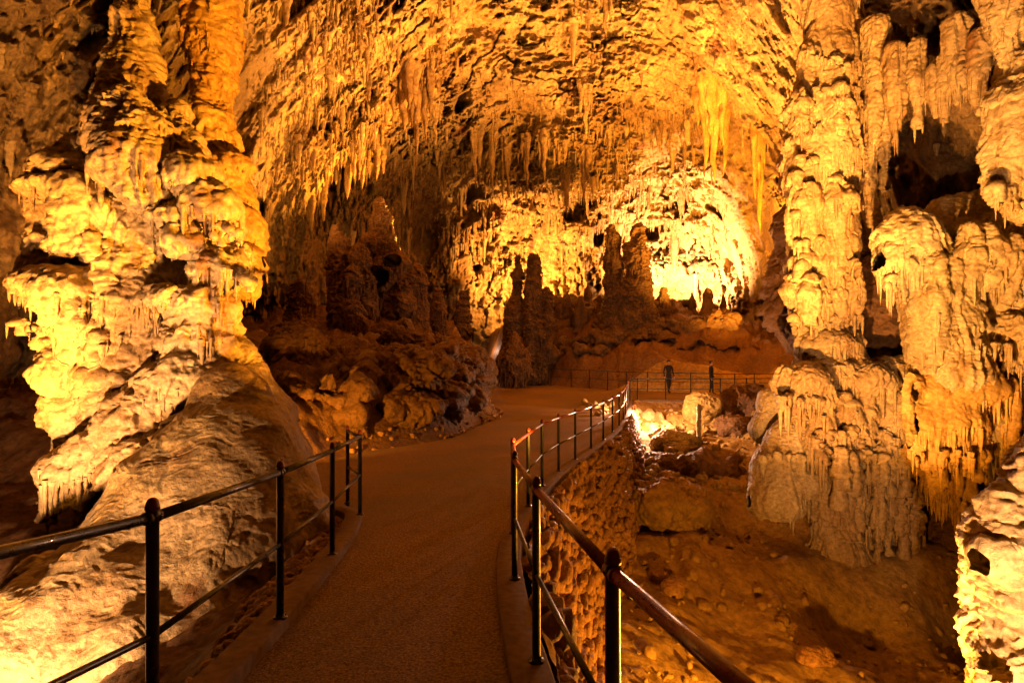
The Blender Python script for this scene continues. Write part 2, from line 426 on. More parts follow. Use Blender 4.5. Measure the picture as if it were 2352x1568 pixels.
def asphalt():
    m = bpy.data.materials.new('asphalt'); m.use_nodes = True; nt = m.node_tree; N = nt.nodes; L = nt.links; b = N['Principled BSDF']
    geo = N.new('ShaderNodeNewGeometry')
    def noise(sc, det=6, ro=.6):
        n = N.new('ShaderNodeTexNoise'); n.inputs['Scale'].default_value = sc; n.inputs['Detail'].default_value = det; n.inputs['Roughness'].default_value = ro
        L.new(geo.outputs['Position'], n.inputs['Vector']); return n
    a = noise(55, 5, .75); c = noise(.6, 5, .6); v = N.new('ShaderNodeTexVoronoi'); v.inputs['Scale'].default_value = 75; L.new(geo.outputs['Position'], v.inputs['Vector'])
    r = N.new('ShaderNodeValToRGB'); e = r.color_ramp.elements; e[0].position = .36; e[0].color = (.045, .020, .006, 1); e[1].position = .66; e[1].color = (.52, .30, .075, 1)
    L.new(a.outputs['Fac'], r.inputs['Fac'])
    mr = N.new('ShaderNodeMapRange'); mr.inputs[1].default_value = .35; mr.inputs[2].default_value = .65; mr.inputs[3].default_value = .5; mr.inputs[4].default_value = .95; L.new(c.outputs['Fac'], mr.inputs[0])
    vm = N.new('ShaderNodeVectorMath'); vm.operation = 'SCALE'; L.new(r.outputs['Color'], vm.inputs[0]); L.new(mr.outputs[0], vm.inputs['Scale']); L.new(vm.outputs[0], b.inputs['Base Color'])
    mr2 = N.new('ShaderNodeMapRange'); mr2.inputs[1].default_value = .38; mr2.inputs[2].default_value = .62; mr2.inputs[3].default_value = .62; mr2.inputs[4].default_value = .85; L.new(c.outputs['Fac'], mr2.inputs[0]); L.new(mr2.outputs[0], b.inputs['Roughness'])
    ad = N.new('ShaderNodeMath'); ad.operation = 'MULTIPLY_ADD'; ad.inputs[1].default_value = -.6; L.new(v.outputs['Distance'], ad.inputs[0]); L.new(a.outputs['Fac'], ad.inputs[2])
    bp = N.new('ShaderNodeBump'); bp.inputs['Strength'].default_value = .8; bp.inputs['Distance'].default_value = .012; L.new(ad.outputs[0], bp.inputs['Height']); L.new(bp.outputs['Normal'], b.inputs['Normal'])
    return m
M_PATH = asphalt()
M_KERB = plain_mat('concrete', (.15, .085, .038), .8, bump=.4, scale=18, var=.25)
M_POST = plain_mat('dark_green_paint', (.010, .014, .010), .26, metal=0.0, scale=20, var=.2, spec=.6, coat=.2, wear=(.05, .03, .015))
M_RED = plain_mat('worn_red_paint_and_reflection', (.20, .02, .008), .25, scale=25, var=.3, spec=.6, coat=.3, wear=(.05, .02, .01))  # paint on the caps; on the top rail the red stands for reflections

# ------------------------------------------------------------------ ground levels
_py = np.array([-6, 0, 2, 3.3, 4.4, 6, 7, 8.4, 9.85, 11.1, 12.6, 15, 20, 25, 28, 32, 36, 43, 48, 60])
_pz = np.array([-.95, -1.48, -1.68, -1.80, -1.9, -2.06, -2.14, -2.2, -2.3, -2.36, -2.43, -2.52, -2.6, -2.62, -2.56, -2.5, -2.4, -2.12, -1.95, -1.9])
def zp(y): return np.interp(y, _py, _pz)
def smooth_poly(pts, step=.25):
    """Catmull-Rom through the points"""
    pts = [np.array(p, float) for p in pts]; out = []
    for i in range(len(pts) - 1):
        p0 = pts[max(i - 1, 0)]; p1 = pts[i]; p2 = pts[i + 1]; p3 = pts[min(i + 2, len(pts) - 1)]
        n = max(2, int(np.linalg.norm(p2 - p1) / step))
        for k in range(n):
            t = k / n
            out.append(.5 * (2 * p1 + (p2 - p0) * t + (2 * p0 - 5 * p1 + 4 * p2 - p3) * t * t + (3 * p1 - p0 - 3 * p2 + p3) * t ** 3))
    out.append(pts[-1]); return np.array(out)
# right side of the path (the drop), then the near side of the bridge
RIGHT = [(.85, -2), (.60, -.3), (.42, .8), (.25, 1.8), (.10, 3.06), (.00, 4.3), (.0, 5.6), (.2, 7.1), (.46, 8.4), (.84, 9.85), (1.27, 11.1), (1.8, 12.6),
         (2.3, 14), (2.8, 15.5), (3.25, 16.9), (3.9, 19.3), (4.6, 22.2), (5.15, 24.6)]
BRIDGE_NEAR = [(5.3, 24.9), (8, 25), (11, 25.1), (14, 25.6), (18, 27)]
BRIDGE_FAR = [(18, 30), (14, 28.2), (11, 27.6), (9, 28), (7.1, 28.7), (5, 29.7), (3.5, 30.8), (2.2, 32.1), (1.1, 33.8), (.1, 36), (-1.0, 40), (-1.95, 43.6), (-2.9, 47), (-4, 52)]
LEFT = [(-2.6, -2), (-2.0, -.3), (-1.62, .8), (-1.48, 1.7), (-1.47, 2.6), (-1.50, 3.6), (-1.60, 5.04), (-1.74, 6.2), (-1.95, 6.95), (-2.5, 7.35), (-3.2, 7.9), (-3.6, 9), (-3.6, 10.8), (-3.3, 12.3),
        (-2.4, 13.5), (-1.5, 14.9), (-1.0, 17.1), (-.33, 20.3), (-.75, 23), (-1.1, 26.3), (-1.4, 31), (-2.9, 39), (-4.2, 46), (-5.5, 52)]
PR = smooth_poly(RIGHT); PBN = smooth_poly(BRIDGE_NEAR, .5); PBF = smooth_poly(BRIDGE_FAR, .5); PL = smooth_poly(LEFT)
PATH_POLY = np.concatenate([PR, PBN, PBF, PL[::-1]])
def poly_dist(x, y, poly, closed=True):
    d = np.full(x.shape, 1e9); n = len(poly)
    for i in range(n if closed else n - 1):
        a = poly[i]; b = poly[(i + 1) % n]; ab = b - a; L = (ab ** 2).sum() + 1e-12
        t = np.clip(((x - a[0]) * ab[0] + (y - a[1]) * ab[1]) / L, 0, 1)
        d = np.minimum(d, (x - a[0] - t * ab[0]) ** 2 + (y - a[1] - t * ab[1]) ** 2)
    return np.sqrt(d)
def poly_in(x, y, poly):
    c = np.zeros(x.shape, bool); n = len(poly)
    for i in range(n):
        x0, y0 = poly[i]; x1, y1 = poly[(i + 1) % n]
        if y0 == y1: continue
        m = ((y0 > y) != (y1 > y)) & (x < (x1 - x0) * (y - y0) / (y1 - y0) + x0)
        c ^= m
    return c
GC = np.array([  # control heights of the natural ground
    # left pit and behind the giant column
    (-1.9, 2.0, -2.3), (-3, 3, -3.4), (-5, 4, -3.8), (-2.4, 5, -2.6), (-4, 6, -3.3), (-7, 6, -3.3), (-3.2, 7.0, -2.35), (-5, 9, -2.7), (-8, 9, -2.8), (-12, 10, -2.5),
    (-9, 14, -2.0), (-14, 16, -1.2), (-6, 13, -2.0), (-18, 8, -1.5),
    # left rock slope
    (-4.3, 12.5, -2.0), (-3.6, 14.5, -1.7), (-5.5, 16, -1.1), (-9, 19, -.6), (-2.6, 17.5, -1.5), (-4.5, 20, -.7), (-2.0, 21, -1.6), (-3.3, 25, -.9), (-6, 26, 0.1), (-2.8, 30, -1.4),
    (-6, 34, .6), (-11, 30, 1.0), (-5.5, 42, -.6), (-14, 22, .5), (-7.5, 46, 0),
    # back mound under the far stalagmites
    (1.6, 36, -1.2), (3, 33.6, -1.6), (5, 32, -1.6), (3, 36, .2), (6, 34, .0), (8, 32, -.8), (9.5, 30.5, -1.5), (12, 30, -1.9), (1.5, 39, 1.6), (4.5, 38.6, 2.4), (7.5, 38.4, 2.2), (10, 38, 1.8), (12, 35, .6), (6, 36.5, 1.3), (9, 35, .6), (4.5, 43, 1.0), (8, 43, 1.0), (1, 44, .8), (12, 41, 1.2), (16, 33, -1), (-.6, 43, .8), (0, 46, .4), (-3.4, 50, -1.3), (14, 40, .5), (20, 32, 0),
    # the pit right of the path
    (3.9, 23.6, -3.0), (7.5, 23.6, -3.1), (11, 24, -2.9), (4.3, 21, -3.3), (7, 20, -3.7), (10, 21, -2.9), (3.9, 18, -3.8), (6.5, 17, -4.2), (9, 17, -3.6), (3.3, 14, -4.5), (6, 13.5, -5.0), (9, 14, -5.0),
    (2.2, 10.5, -4.7), (4.5, 10, -5.2), (7, 10.5, -6.2), (10, 11, -7), (1.3, 7, -4.4), (3, 7, -4.9), (5, 7, -5.8), (8, 7, -7), (1.2, 4, -4.2), (2.5, 4, -4.6), (4.5, 4, -5.5), (1.3, 1, -4), (4, 1, -4.8), (13, 16, -4), (16, 10, -6), (15, 22, -2.5)])
def ground_z(x, y):
    shp = x.shape; x = x.ravel().astype(float); y = y.ravel().astype(float)
    num = np.zeros(x.shape); den = np.zeros(x.shape)
    for (cx, cy, cz) in GC:
        s = 1.0 + .10 * cy
        w = 1.0 / (((x - cx) ** 2 + (y - cy) ** 2) / s ** 2 + .05) ** 1.8
        num += w * cz; den += w
    nat = num / den
    p = np.stack([x, y, np.zeros_like(x)], -1).astype(F32)
    k = np.clip(y / 20, .5, 1.3)
    nat = nat + .22 * k * fbm(p, .45, 4) + .07 * fbm(p + 4, 2.2, 4) + .05 * ridged(p + 2, (.9, 1.6, 1), 2)
    # stepped, stony slopes on the left bank and on the back mound
    st = sstep(-.5, .8, -x) * sstep(9, 12, y) + sstep(29.5, 32, y) * sstep(-1, 1, x)
    tt = nat / .35 + .8 * vnoise(p, .8); f = tt - np.floor(tt)
    nat = nat + np.clip(st, 0, 1) * (.28 * sstep(0, .15, f) - .28 * f + .34 * knob(p, .8) + .24 * knob(p + 3, 1.9) + .14 * knob(p + 5, 4.2) + .16 * ridged(p, (1.6, 3, 1), 3))
    nat = nat + (1 - np.clip(st, 0, 1)) * (.14 * knob(p + 8, 1.3) * sstep(-.2, .3, vnoise(p, .7)) + .07 * knob(p + 2, 4.0) * sstep(-.2, .3, vnoise(p + 5, .9)) + .05 * ridged(p, 2.4, 3))
    ins = poly_in(x, y, PATH_POLY); d = poly_dist(x, y, PATH_POLY)
    dr = poly_dist(x, y, PR, False); db = poly_dist(x, y, PBN, False)
    onr = (np.minimum(dr, db) <= d + .02)
    near = (x < 0) & (y < 7.6)
    wd = np.where(onr, sstep(.02, .30, d), np.where(near, sstep(.10, 1.1, d), sstep(.02, 1.5, d)))
    z = (zp(y) - .05) * (1 - wd) + nat * wd
    z = np.where(ins, zp(y) - .05, z)
    return z.reshape(shp)

# ground sheet: rows get coarser with distance
rows = [-3.0]
while rows[-1] < 62:
    rows.append(rows[-1] + max(.05, .0085 * abs(rows[-1])))
rows = np.array(rows)
acol = np.concatenate([np.linspace(-3.2, -1.02, 60, endpoint=False), np.linspace(-1.02, 1.02, 640), np.linspace(1.04, 3.2, 60)])
A, R = np.meshgrid(acol, rows)
GX = A * (np.abs(R) + 1.2); GY = R.copy()
GZ = ground_z(GX, GY)
V = np.stack([GX, GY, GZ], -1).reshape(-1, 3)
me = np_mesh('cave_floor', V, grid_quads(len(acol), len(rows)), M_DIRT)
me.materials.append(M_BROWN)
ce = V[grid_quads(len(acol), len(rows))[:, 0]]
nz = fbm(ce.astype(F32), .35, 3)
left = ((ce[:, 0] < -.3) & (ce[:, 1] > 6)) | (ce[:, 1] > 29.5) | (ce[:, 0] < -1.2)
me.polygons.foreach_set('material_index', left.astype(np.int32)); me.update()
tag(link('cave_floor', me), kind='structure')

# path surface
def strip(name, poly_a, poly_b, mat, dz=0.0): ...
bm = bmesh.new()
vs = [bm.verts.new((x, y, zp(y))) for x, y in PATH_POLY]
f = bm.faces.new(vs)
bmesh.ops.triangulate(bm, faces=[f])
for _ in range(2):
    bmesh.ops.subdivide_edges(bm, edges=[e for e in bm.edges if e.calc_length() > .8], cuts=1)
    bmesh.ops.triangulate(bm, faces=bm.faces[:])
for v in bm.verts: v.co.z = float(zp(v.co.y)) + .012 * math.sin(v.co.x * 1.1) * math.sin(v.co.y * .7)
if sum(f.normal.z for f in bm.faces) < 0: bmesh.ops.reverse_faces(bm, faces=bm.faces[:])
me = bpy.data.meshes.new('path'); bm.to_mesh(me); bm.free(); me.materials.append(M_PATH)
me.polygons.foreach_set('use_smooth', np.ones(len(me.polygons), bool))
tag(link('path', me), kind='structure')

# kerbs
def kerb(name, line, w0, w1, h, label=None):
    line = np.asarray(line); T = np.gradient(line, axis=0); T /= np.linalg.norm(T, axis=1, keepdims=True)
    Nn = np.stack([T[:, 1], -T[:, 0]], -1)
    V = []; 
    for (o, z) in ((w0, -.25), (w0, h - .012), (w0 + .012 * np.sign(w1 - w0), h), (w1 - .012 * np.sign(w1 - w0), h), (w1, h - .012), (w1, -.35)):
        q = line + Nn * o
        V.append(np.stack([q[:, 0], q[:, 1], zp(line[:, 1]) + z], -1))
    V = np.stack(V, 1); n = len(line); m = V.shape[1]
    me = np_mesh(name, V.reshape(-1, 3), grid_quads(m, n), M_KERB, smooth=False)
    return link(name, me)
KL = PL[(PL[:, 1] < 7.3)]
o = kerb('kerb', KL, .06, -.13, .075); tag(o, 'low concrete kerb under the left railing with rubble behind it', 'kerb')
KR = PR
o = kerb('kerb', KR, .10, -.12, .05); tag(o, 'narrow concrete kerb along the top of the curved stone wall', 'kerb')
o = kerb('kerb', PBN, .10, -.12, .05); tag(o, 'straight concrete kerb on the near side of the far walkway', 'kerb')

# ------------------------------------------------------------------ retaining walls (stones laid in mortar)
_b = bmesh.new(); bmesh.ops.create_icosphere(_b, subdivisions=2, radius=1.0)
I1 = np.array([v_.co[:] for v_ in _b.verts]); I1F = np.array([[q.index for q in f_.verts] for f_ in _b.faces]); _b.free()
def stone_wall(name, line, label, zb, batter, res, seed=0, dens=.145):
    line = np.asarray(line)
    seg = np.linalg.norm(np.diff(line, axis=0), axis=1); s = np.concatenate([[0], np.cumsum(seg)])
    n = int(s[-1] / res); u = np.linspace(0, s[-1], n)
    X = np.interp(u, s, line[:, 0]); Y = np.interp(u, s, line[:, 1])
    T = np.stack([np.gradient(X), np.gradient(Y)], -1); T /= np.linalg.norm(T, axis=1, keepdims=True)
    Nn = np.stack([T[:, 1], -T[:, 0]], -1)
    top = zp(Y) + .0; bot = zb(X, Y); m = int((top - bot).max() / res)
    v = np.linspace(0, 1, m)
    U, Vv = np.meshgrid(u, v)
    Z = top[None] + (bot - top)[None] * Vv
    depth = top[None] - Z
    off = .13 + batter * depth
    p2 = np.stack([U + seed, Z * 1.25, np.zeros_like(U)], -1).reshape(-1, 3).astype(F32)
    p2 = p2 + .10 * np.stack([vnoise(p2, 2.3), vnoise(p2 + 7, 2.3), np.zeros(len(p2))], -1).astype(F32)
    w = worley(p2, (5.2, 5.2, 5.2)).reshape(U.shape); w2 = worley(p2 + 3.1, (11, 11, 11)).reshape(U.shape)
    rel = .05 * (1 - sstep(.25, .62, w)) + .02 * (1 - w2) + .03 * fbm(p2, 9, 2).reshape(U.shape) + .10 * vnoise(p2, 1.1).reshape(U.shape)
    rel *= sstep(0, .05, depth + .02)
    off = off + rel
    V = np.stack([X[None] + Nn[:, 0][None] * off, Y[None] + Nn[:, 1][None] * off, Z - .02], -1).reshape(-1, 3)
    Qw = grid_quads(n, m)[:, ::-1]
    rs = np.random.default_rng(3 + int(seed)); area = s[-1] * float((top - bot).mean()); ns_ = int(min(6500, area / dens ** 2 * 2.4))
    VV = [V]; QQ = [np.concatenate([Qw[:, [0, 1, 2]], Qw[:, [0, 2, 3]]])]; nb = len(V)
    for k in range(ns_):
        iu = int(rs.integers(0, n)); iv = int(min(m - 1, rs.random() ** .8 * m)); P_ = V[iv * n + iu]
        t3 = np.array([T[iu, 0], T[iu, 1], 0]); n3 = np.array([Nn[iu, 0], Nn[iu, 1], .3]); z3 = np.array([0, 0, 1.0])
        sz = dens * (.34 + .80 * rs.random() ** 1.8); a = rs.normal(0, .5)
        e1 = t3 * math.cos(a) + z3 * math.sin(a); e2 = -t3 * math.sin(a) + z3 * math.cos(a)
        vv = I1 * (1 + .38 * vnoise((I1 * 1.7 + k * 3.1).astype(F32), 1.0)[:, None])
        vv = np.clip(vv, -.8, .8)
        vv = vv[:, :1] * e1 * sz * rs.uniform(.8, 1.5) + vv[:, 1:2] * e2 * sz * rs.uniform(.45, .9) + vv[:, 2:3] * n3 * sz * rs.uniform(.6, .95)
        VV.append(vv + P_ + np.array([Nn[iu, 0], Nn[iu, 1], 0]) * sz * .12); QQ.append(I1F + nb); nb += len(I1)
    me = np_mesh(name, np.concatenate(VV), np.concatenate(QQ), M_STONE, smooth=False)
    return tag(link(name, me), label, 'retaining wall')
PRn = PR[PR[:, 1] < 12]; PRf = PR[PR[:, 1] >= 11.9]
def zbot(x, y): return np.interp(y, [0, 4, 7, 10, 14, 18, 21, 25], [-4.3, -4.5, -4.8, -4.9, -4.7, -4.1, -3.6, -3.2])
stone_wall('retaining_wall', PR, 'curved rubble stone wall dropping from the path kerb into the pit', zbot, .34, .05)
stone_wall('retaining_wall', PBN, 'low straight rubble wall under the far walkway railing', lambda x, y: -3.25 + 0 * x, .1, .08, 40, .2)

# ------------------------------------------------------------------ the cave shell: wall and ceiling
azk = [-180, -120, -90, -60, -48, -40, -33, -27, -20, -14, -9, -4, 0, 5, 10, 15, 20, 24, 28, 32, 36, 42, 50, 70, 100, 140, 180]
Dk = [9, 9, 9.5, 13, 16, 18.5, 21, 26, 33, 41, 46, 48, 48.5, 49, 49.5, 49.5, 48, 43, 34, 24, 21, 18, 15, 10, 8, 8, 9]
Hk = [8, 7, 7, 8, 8.5, 9, 10, 11.5, 13, 14.5, 16.5, 18, 18.5, 18.5, 18.5, 18, 16.5, 14, 11.5, 9.5, 9.5, 9, 8, 8, 8, 8, 8]
def shell_base(az, el):
    azd = np.degrees(az)
    D = np.interp(azd, azk, Dk); H = np.interp(azd, azk, Hk)
    rw = D / np.maximum(np.cos(el), .05)
    rc = np.where(el > .02, H / np.maximum(np.sin(el), .02), 1e4)
    p = 2.8
    r = (rw ** -p + rc ** -p) ** (-1 / p)
    return np.where(el > .02, r, rw)
def dirv(az, el): return np.stack([np.sin(az) * np.cos(el), np.cos(az) * np.cos(el), np.sin(el)], -1)
def nonuni(a, b, fa, fb, nin, nout):
    return np.concatenate([np.linspace(a, fa, nout, endpoint=False), np.linspace(fa, fb, nin), np.linspace(fb, b, nout + 1)[1:]])
AZ = np.radians(nonuni(-178, 178, -44, 44, 900, 70)); EL = np.radians(np.concatenate([np.linspace(-16, -8, 12, endpoint=False), np.linspace(-8, 33, 520), np.linspace(33.6, 88, 50)]))
az, el = np.meshgrid(AZ, EL)
az = az.ravel(); el = el.ravel()
r0 = shell_base(az, el)
D3 = dirv(az, el)
p = (D3 * r0[:, None]).astype(F32)
# domain-warped relief, pushed into the cave
wp = p + 1.2 * np.stack([vnoise(p, .21), vnoise(p + 9, .21), vnoise(p + 19, .21)], -1).astype(F32)
big = 2.0 * fbm(wp, .13, 2) + .9 * ridged(wp + 3, (.30, .30, .22), 2)
mid = .55 * fbm(wp + 5, .75, 3)
curt = ridged(p + 2, (1.5, 1.5, .16), 3)                            # hanging curtains
drip = ridged(p, (2.6, 2.6, .25), 2)
zone = sstep(-.15, .35, fbm(p + 40, .22, 2) + .15)
t = p[:, 2] / 1.7 + 1.1 * vnoise(wp, .35) + .45 * drip + .5 * vnoise(p, .9)
f = t - np.floor(t)
tiers = sstep(0, .10, f) * (1 - f) ** 1.1
t2 = p[:, 2] / .6 + 1.2 * vnoise(wp + 8, .8) + .45 * ridged(p + 7, (4.5, 4.5, .5), 2)
f2 = t2 - np.floor(t2); tiers2 = sstep(0, .14, f2) * (1 - f2)
nodl = knob(wp, 1.1, .9) * .8 + .55 * knob(p, 2.6, 1.1)
smooth_ = sstep(.1, .45, fbm(p + 90, .16, 2))
azd_ = np.degrees(az); eld_ = np.degrees(el)
smooth_ = np.maximum(smooth_, .85 * sstep(9, 16, azd_) * (1 - sstep(32, 38, azd_)) * sstep(11, 20, eld_ - .15 * (25 - azd_)))
rough_ = 1 - .8 * smooth_
uu = np.stack([.8 * p[:, 0] + .6 * p[:, 1], -.6 * p[:, 0] + .8 * p[:, 1], p[:, 2]], -1).astype(F32)
big = 1.35 * big + 2.4 * ridged(uu + 33, (.07, .21, .12), 2) + 1.6 * fbm(wp + 44, .18, 2) - .8
big = big + 2.2 * ridged(wp + 70, (.11, .11, .05), 2) + .8 * vnoise(wp + 15, (.33, .33, .1))
cen_ = sstep(-27, -18, azd_) * (1 - sstep(22, 30, azd_))
big = (big - float(big.mean())) * (1 - .62 * cen_) + .6
rel = big + mid + rough_ * (zone * (.45 * tiers + .26 * tiers2 + .75 * curt + .35 * ridged(p + 4, (3.4, 3.4, .3), 2)) + .42 * nodl + .20 * fbm(p, 3.1, 3) + .20 * ridged(p, (4.5, 4.5, 1.2), 2)) + .06 * fbm(p, 6, 2)
holes = sstep(.46, .62, fbm(p + 77, (.5, .5, .35), 2)); rel -= 2.4 * holes * (1 - sstep(14, 20, eld_) * sstep(0, 8, azd_))
crack = 1 - sstep(.02, .13, np.abs(vnoise(wp + 31, (.9, .9, .45)) + .25 * vnoise(p, 3.0)))
rel -= .95 * rough_ * crack * sstep(-.2, .2, vnoise(p + 51, .5))
pits = sstep(.62, .9, knob(wp + 11, 1.9, .8)) * sstep(.15, .5, vnoise(p + 61, .6)); rel -= .7 * rough_ * pits
rel *= np.clip(r0 / 26, .45, 1.15)
rr = np.maximum(r0 - rel, 4.0)
SV = D3 * rr[:, None]
SQ = grid_quads(len(AZ), len(EL))
SN = mesh_normals(SV, SQ)
if (SN * D3).sum() > 0: SQ = SQ[:, ::-1]; SN = -SN
me = np_mesh('cave_wall', SV, SQ, M_WALL)
tag(link('cave_wall', me), kind='structure')

# ------------------------------------------------------------------ stalactites
PROT = [stal_mesh('stalactite', s, flut=.12 + .03 * (s % 4), stumpy=s % 3 == 0) for s in range(8)]
PMESH = [np_mesh('stalactite', v, q[:, ::-1], M_CALC if i % 2 else M_WALL) for i, (v, q) in enumerate(PROT)]
# candidates: shell vertices inside the picture whose surface faces down or stands upright
pxx = 1176 + FP * SV[:, 0] / np.maximum(SV[:, 1], .1); pyy = 784 - FP * SV[:, 2] / np.maximum(SV[:, 1], .1)
cand = np.where((SV[:, 1] > 3) & (pxx > -100) & (pxx < 2450) & (pyy > -80) & (pyy < 640) & (SN[:, 2] < -.08))[0]
dens = fbm(SV[cand].astype(F32) + 60, .3, 2)
wgt = np.exp(2.5 * dens) * np.clip(-SN[cand, 2], .2, 1) * (SV[cand, 1] ** 0)
cx_, cy_ = pxx[cand], pyy[cand]
wgt *= .10 + 1.0 * sstep(200, 330, cy_) * sstep(560, 760, cx_) * (1 - sstep(1560, 1720, cx_)) + .5 * sstep(560, 700, cx_) * (1 - sstep(900, 1150, cx_)) + .4 * sstep(1950, 2050, cx_) * sstep(20, 80, cy_)
wgt *= sstep(-100, -20, pyy[cand] - 0)
NB = 8500
sel = RNG.choice(cand, NB, replace=False, p=wgt / wgt.sum())
rg = random.Random(5)
items = []
for i in sel:
    P = SV[i]; dist = P[1]
    L = min(1.9, .17 * math.exp(rg.gauss(.35, .60))) * (.35 + .025 * dist)
    w = L * rg.uniform(.075, .15) + .02
    items.append((L * FP / dist, P, L, w))
items.sort(key=lambda q: -q[0])
ZX = [(330, 'left of the giant column'), (520, 'behind the giant column'), (640, 'beside the orange column'), (720, 'over the shaded hollow'), (790, 'over the pointed brown stalagmite'), (850, 'over the dim rounded column'), (925, 'over the massive draped stalagmite'), (1000, 'right of the massive draped stalagmite'), (1150, 'left of the bottle-shaped stalagmite'), (1320, 'above the bottle-shaped stalagmite'),
      (1440, 'above the slender tall stalagmite'), (1560, 'above the broad knobbed stalagmite'), (1800, 'above the brightest glow'), (9999, 'right of the tiered column')]
ZY = [(230, 'high on the roof'), (380, 'midway down the vault'), (9999, 'low on the far wall')]
RK = ['longest'] + [w_ + ' longest' for w_ in 'second third fourth fifth sixth seventh eighth ninth tenth eleventh twelfth thirteenth fourteenth fifteenth sixteenth seventeenth eighteenth nineteenth twentieth'.split()]
zc = {}
def stal_label(P):
    x_ = 1176 + FP * P[0] / P[1]; y_ = 784 - FP * P[2] / P[1]
    zx = next(t for q, t in ZX if x_ < q); zy = next(t for q, t in ZY if y_ < q); n_ = zc.get((zx, zy), 0); zc[(zx, zy)] = n_ + 1
    return (RK[n_] + ' stalactite ' if n_ < len(RK) else 'short stalactite ') + zy + ', ' + zx
def hpos(P, dist):
    if P[0] < -8: return 'on the far left'
    return ''
for n, (_, P, L, w) in enumerate(items[:240]):
    o = link('stalactite', PMESH[n % 8], None, Vector(P) + Vector((0, 0, .25 * L * .3)))
    o.scale = (w, w, L * 1.1); o.rotation_euler = (0, 0, rg.uniform(0, 6.28))
    tag(o, stal_label(P), 'stalactite', 'stalactites hanging from the cave ceiling')
VV = []; QQ = []; nb = 0
small = [stal_mesh('s', 50 + s, seg=6, rings=5, flut=.1) for s in range(5)]
for n, (_, P, L, w) in enumerate(items[240:]):
    v, q = small[n % 5]
    VV.append(v * np.array([w, w, L]) + P + np.array([0, 0, .08 * L])); QQ.append(q[:, ::-1] + nb); nb += len(v)
me = np_mesh('small_stalactites', np.concatenate(VV), np.concatenate(QQ), M_WALL)
tag(link('small_stalactites', me), 'countless thin stalactites covering the cave ceiling like a fringe', 'stalactites', kind='stuff')

# ------------------------------------------------------------------ formations
exec_later = []
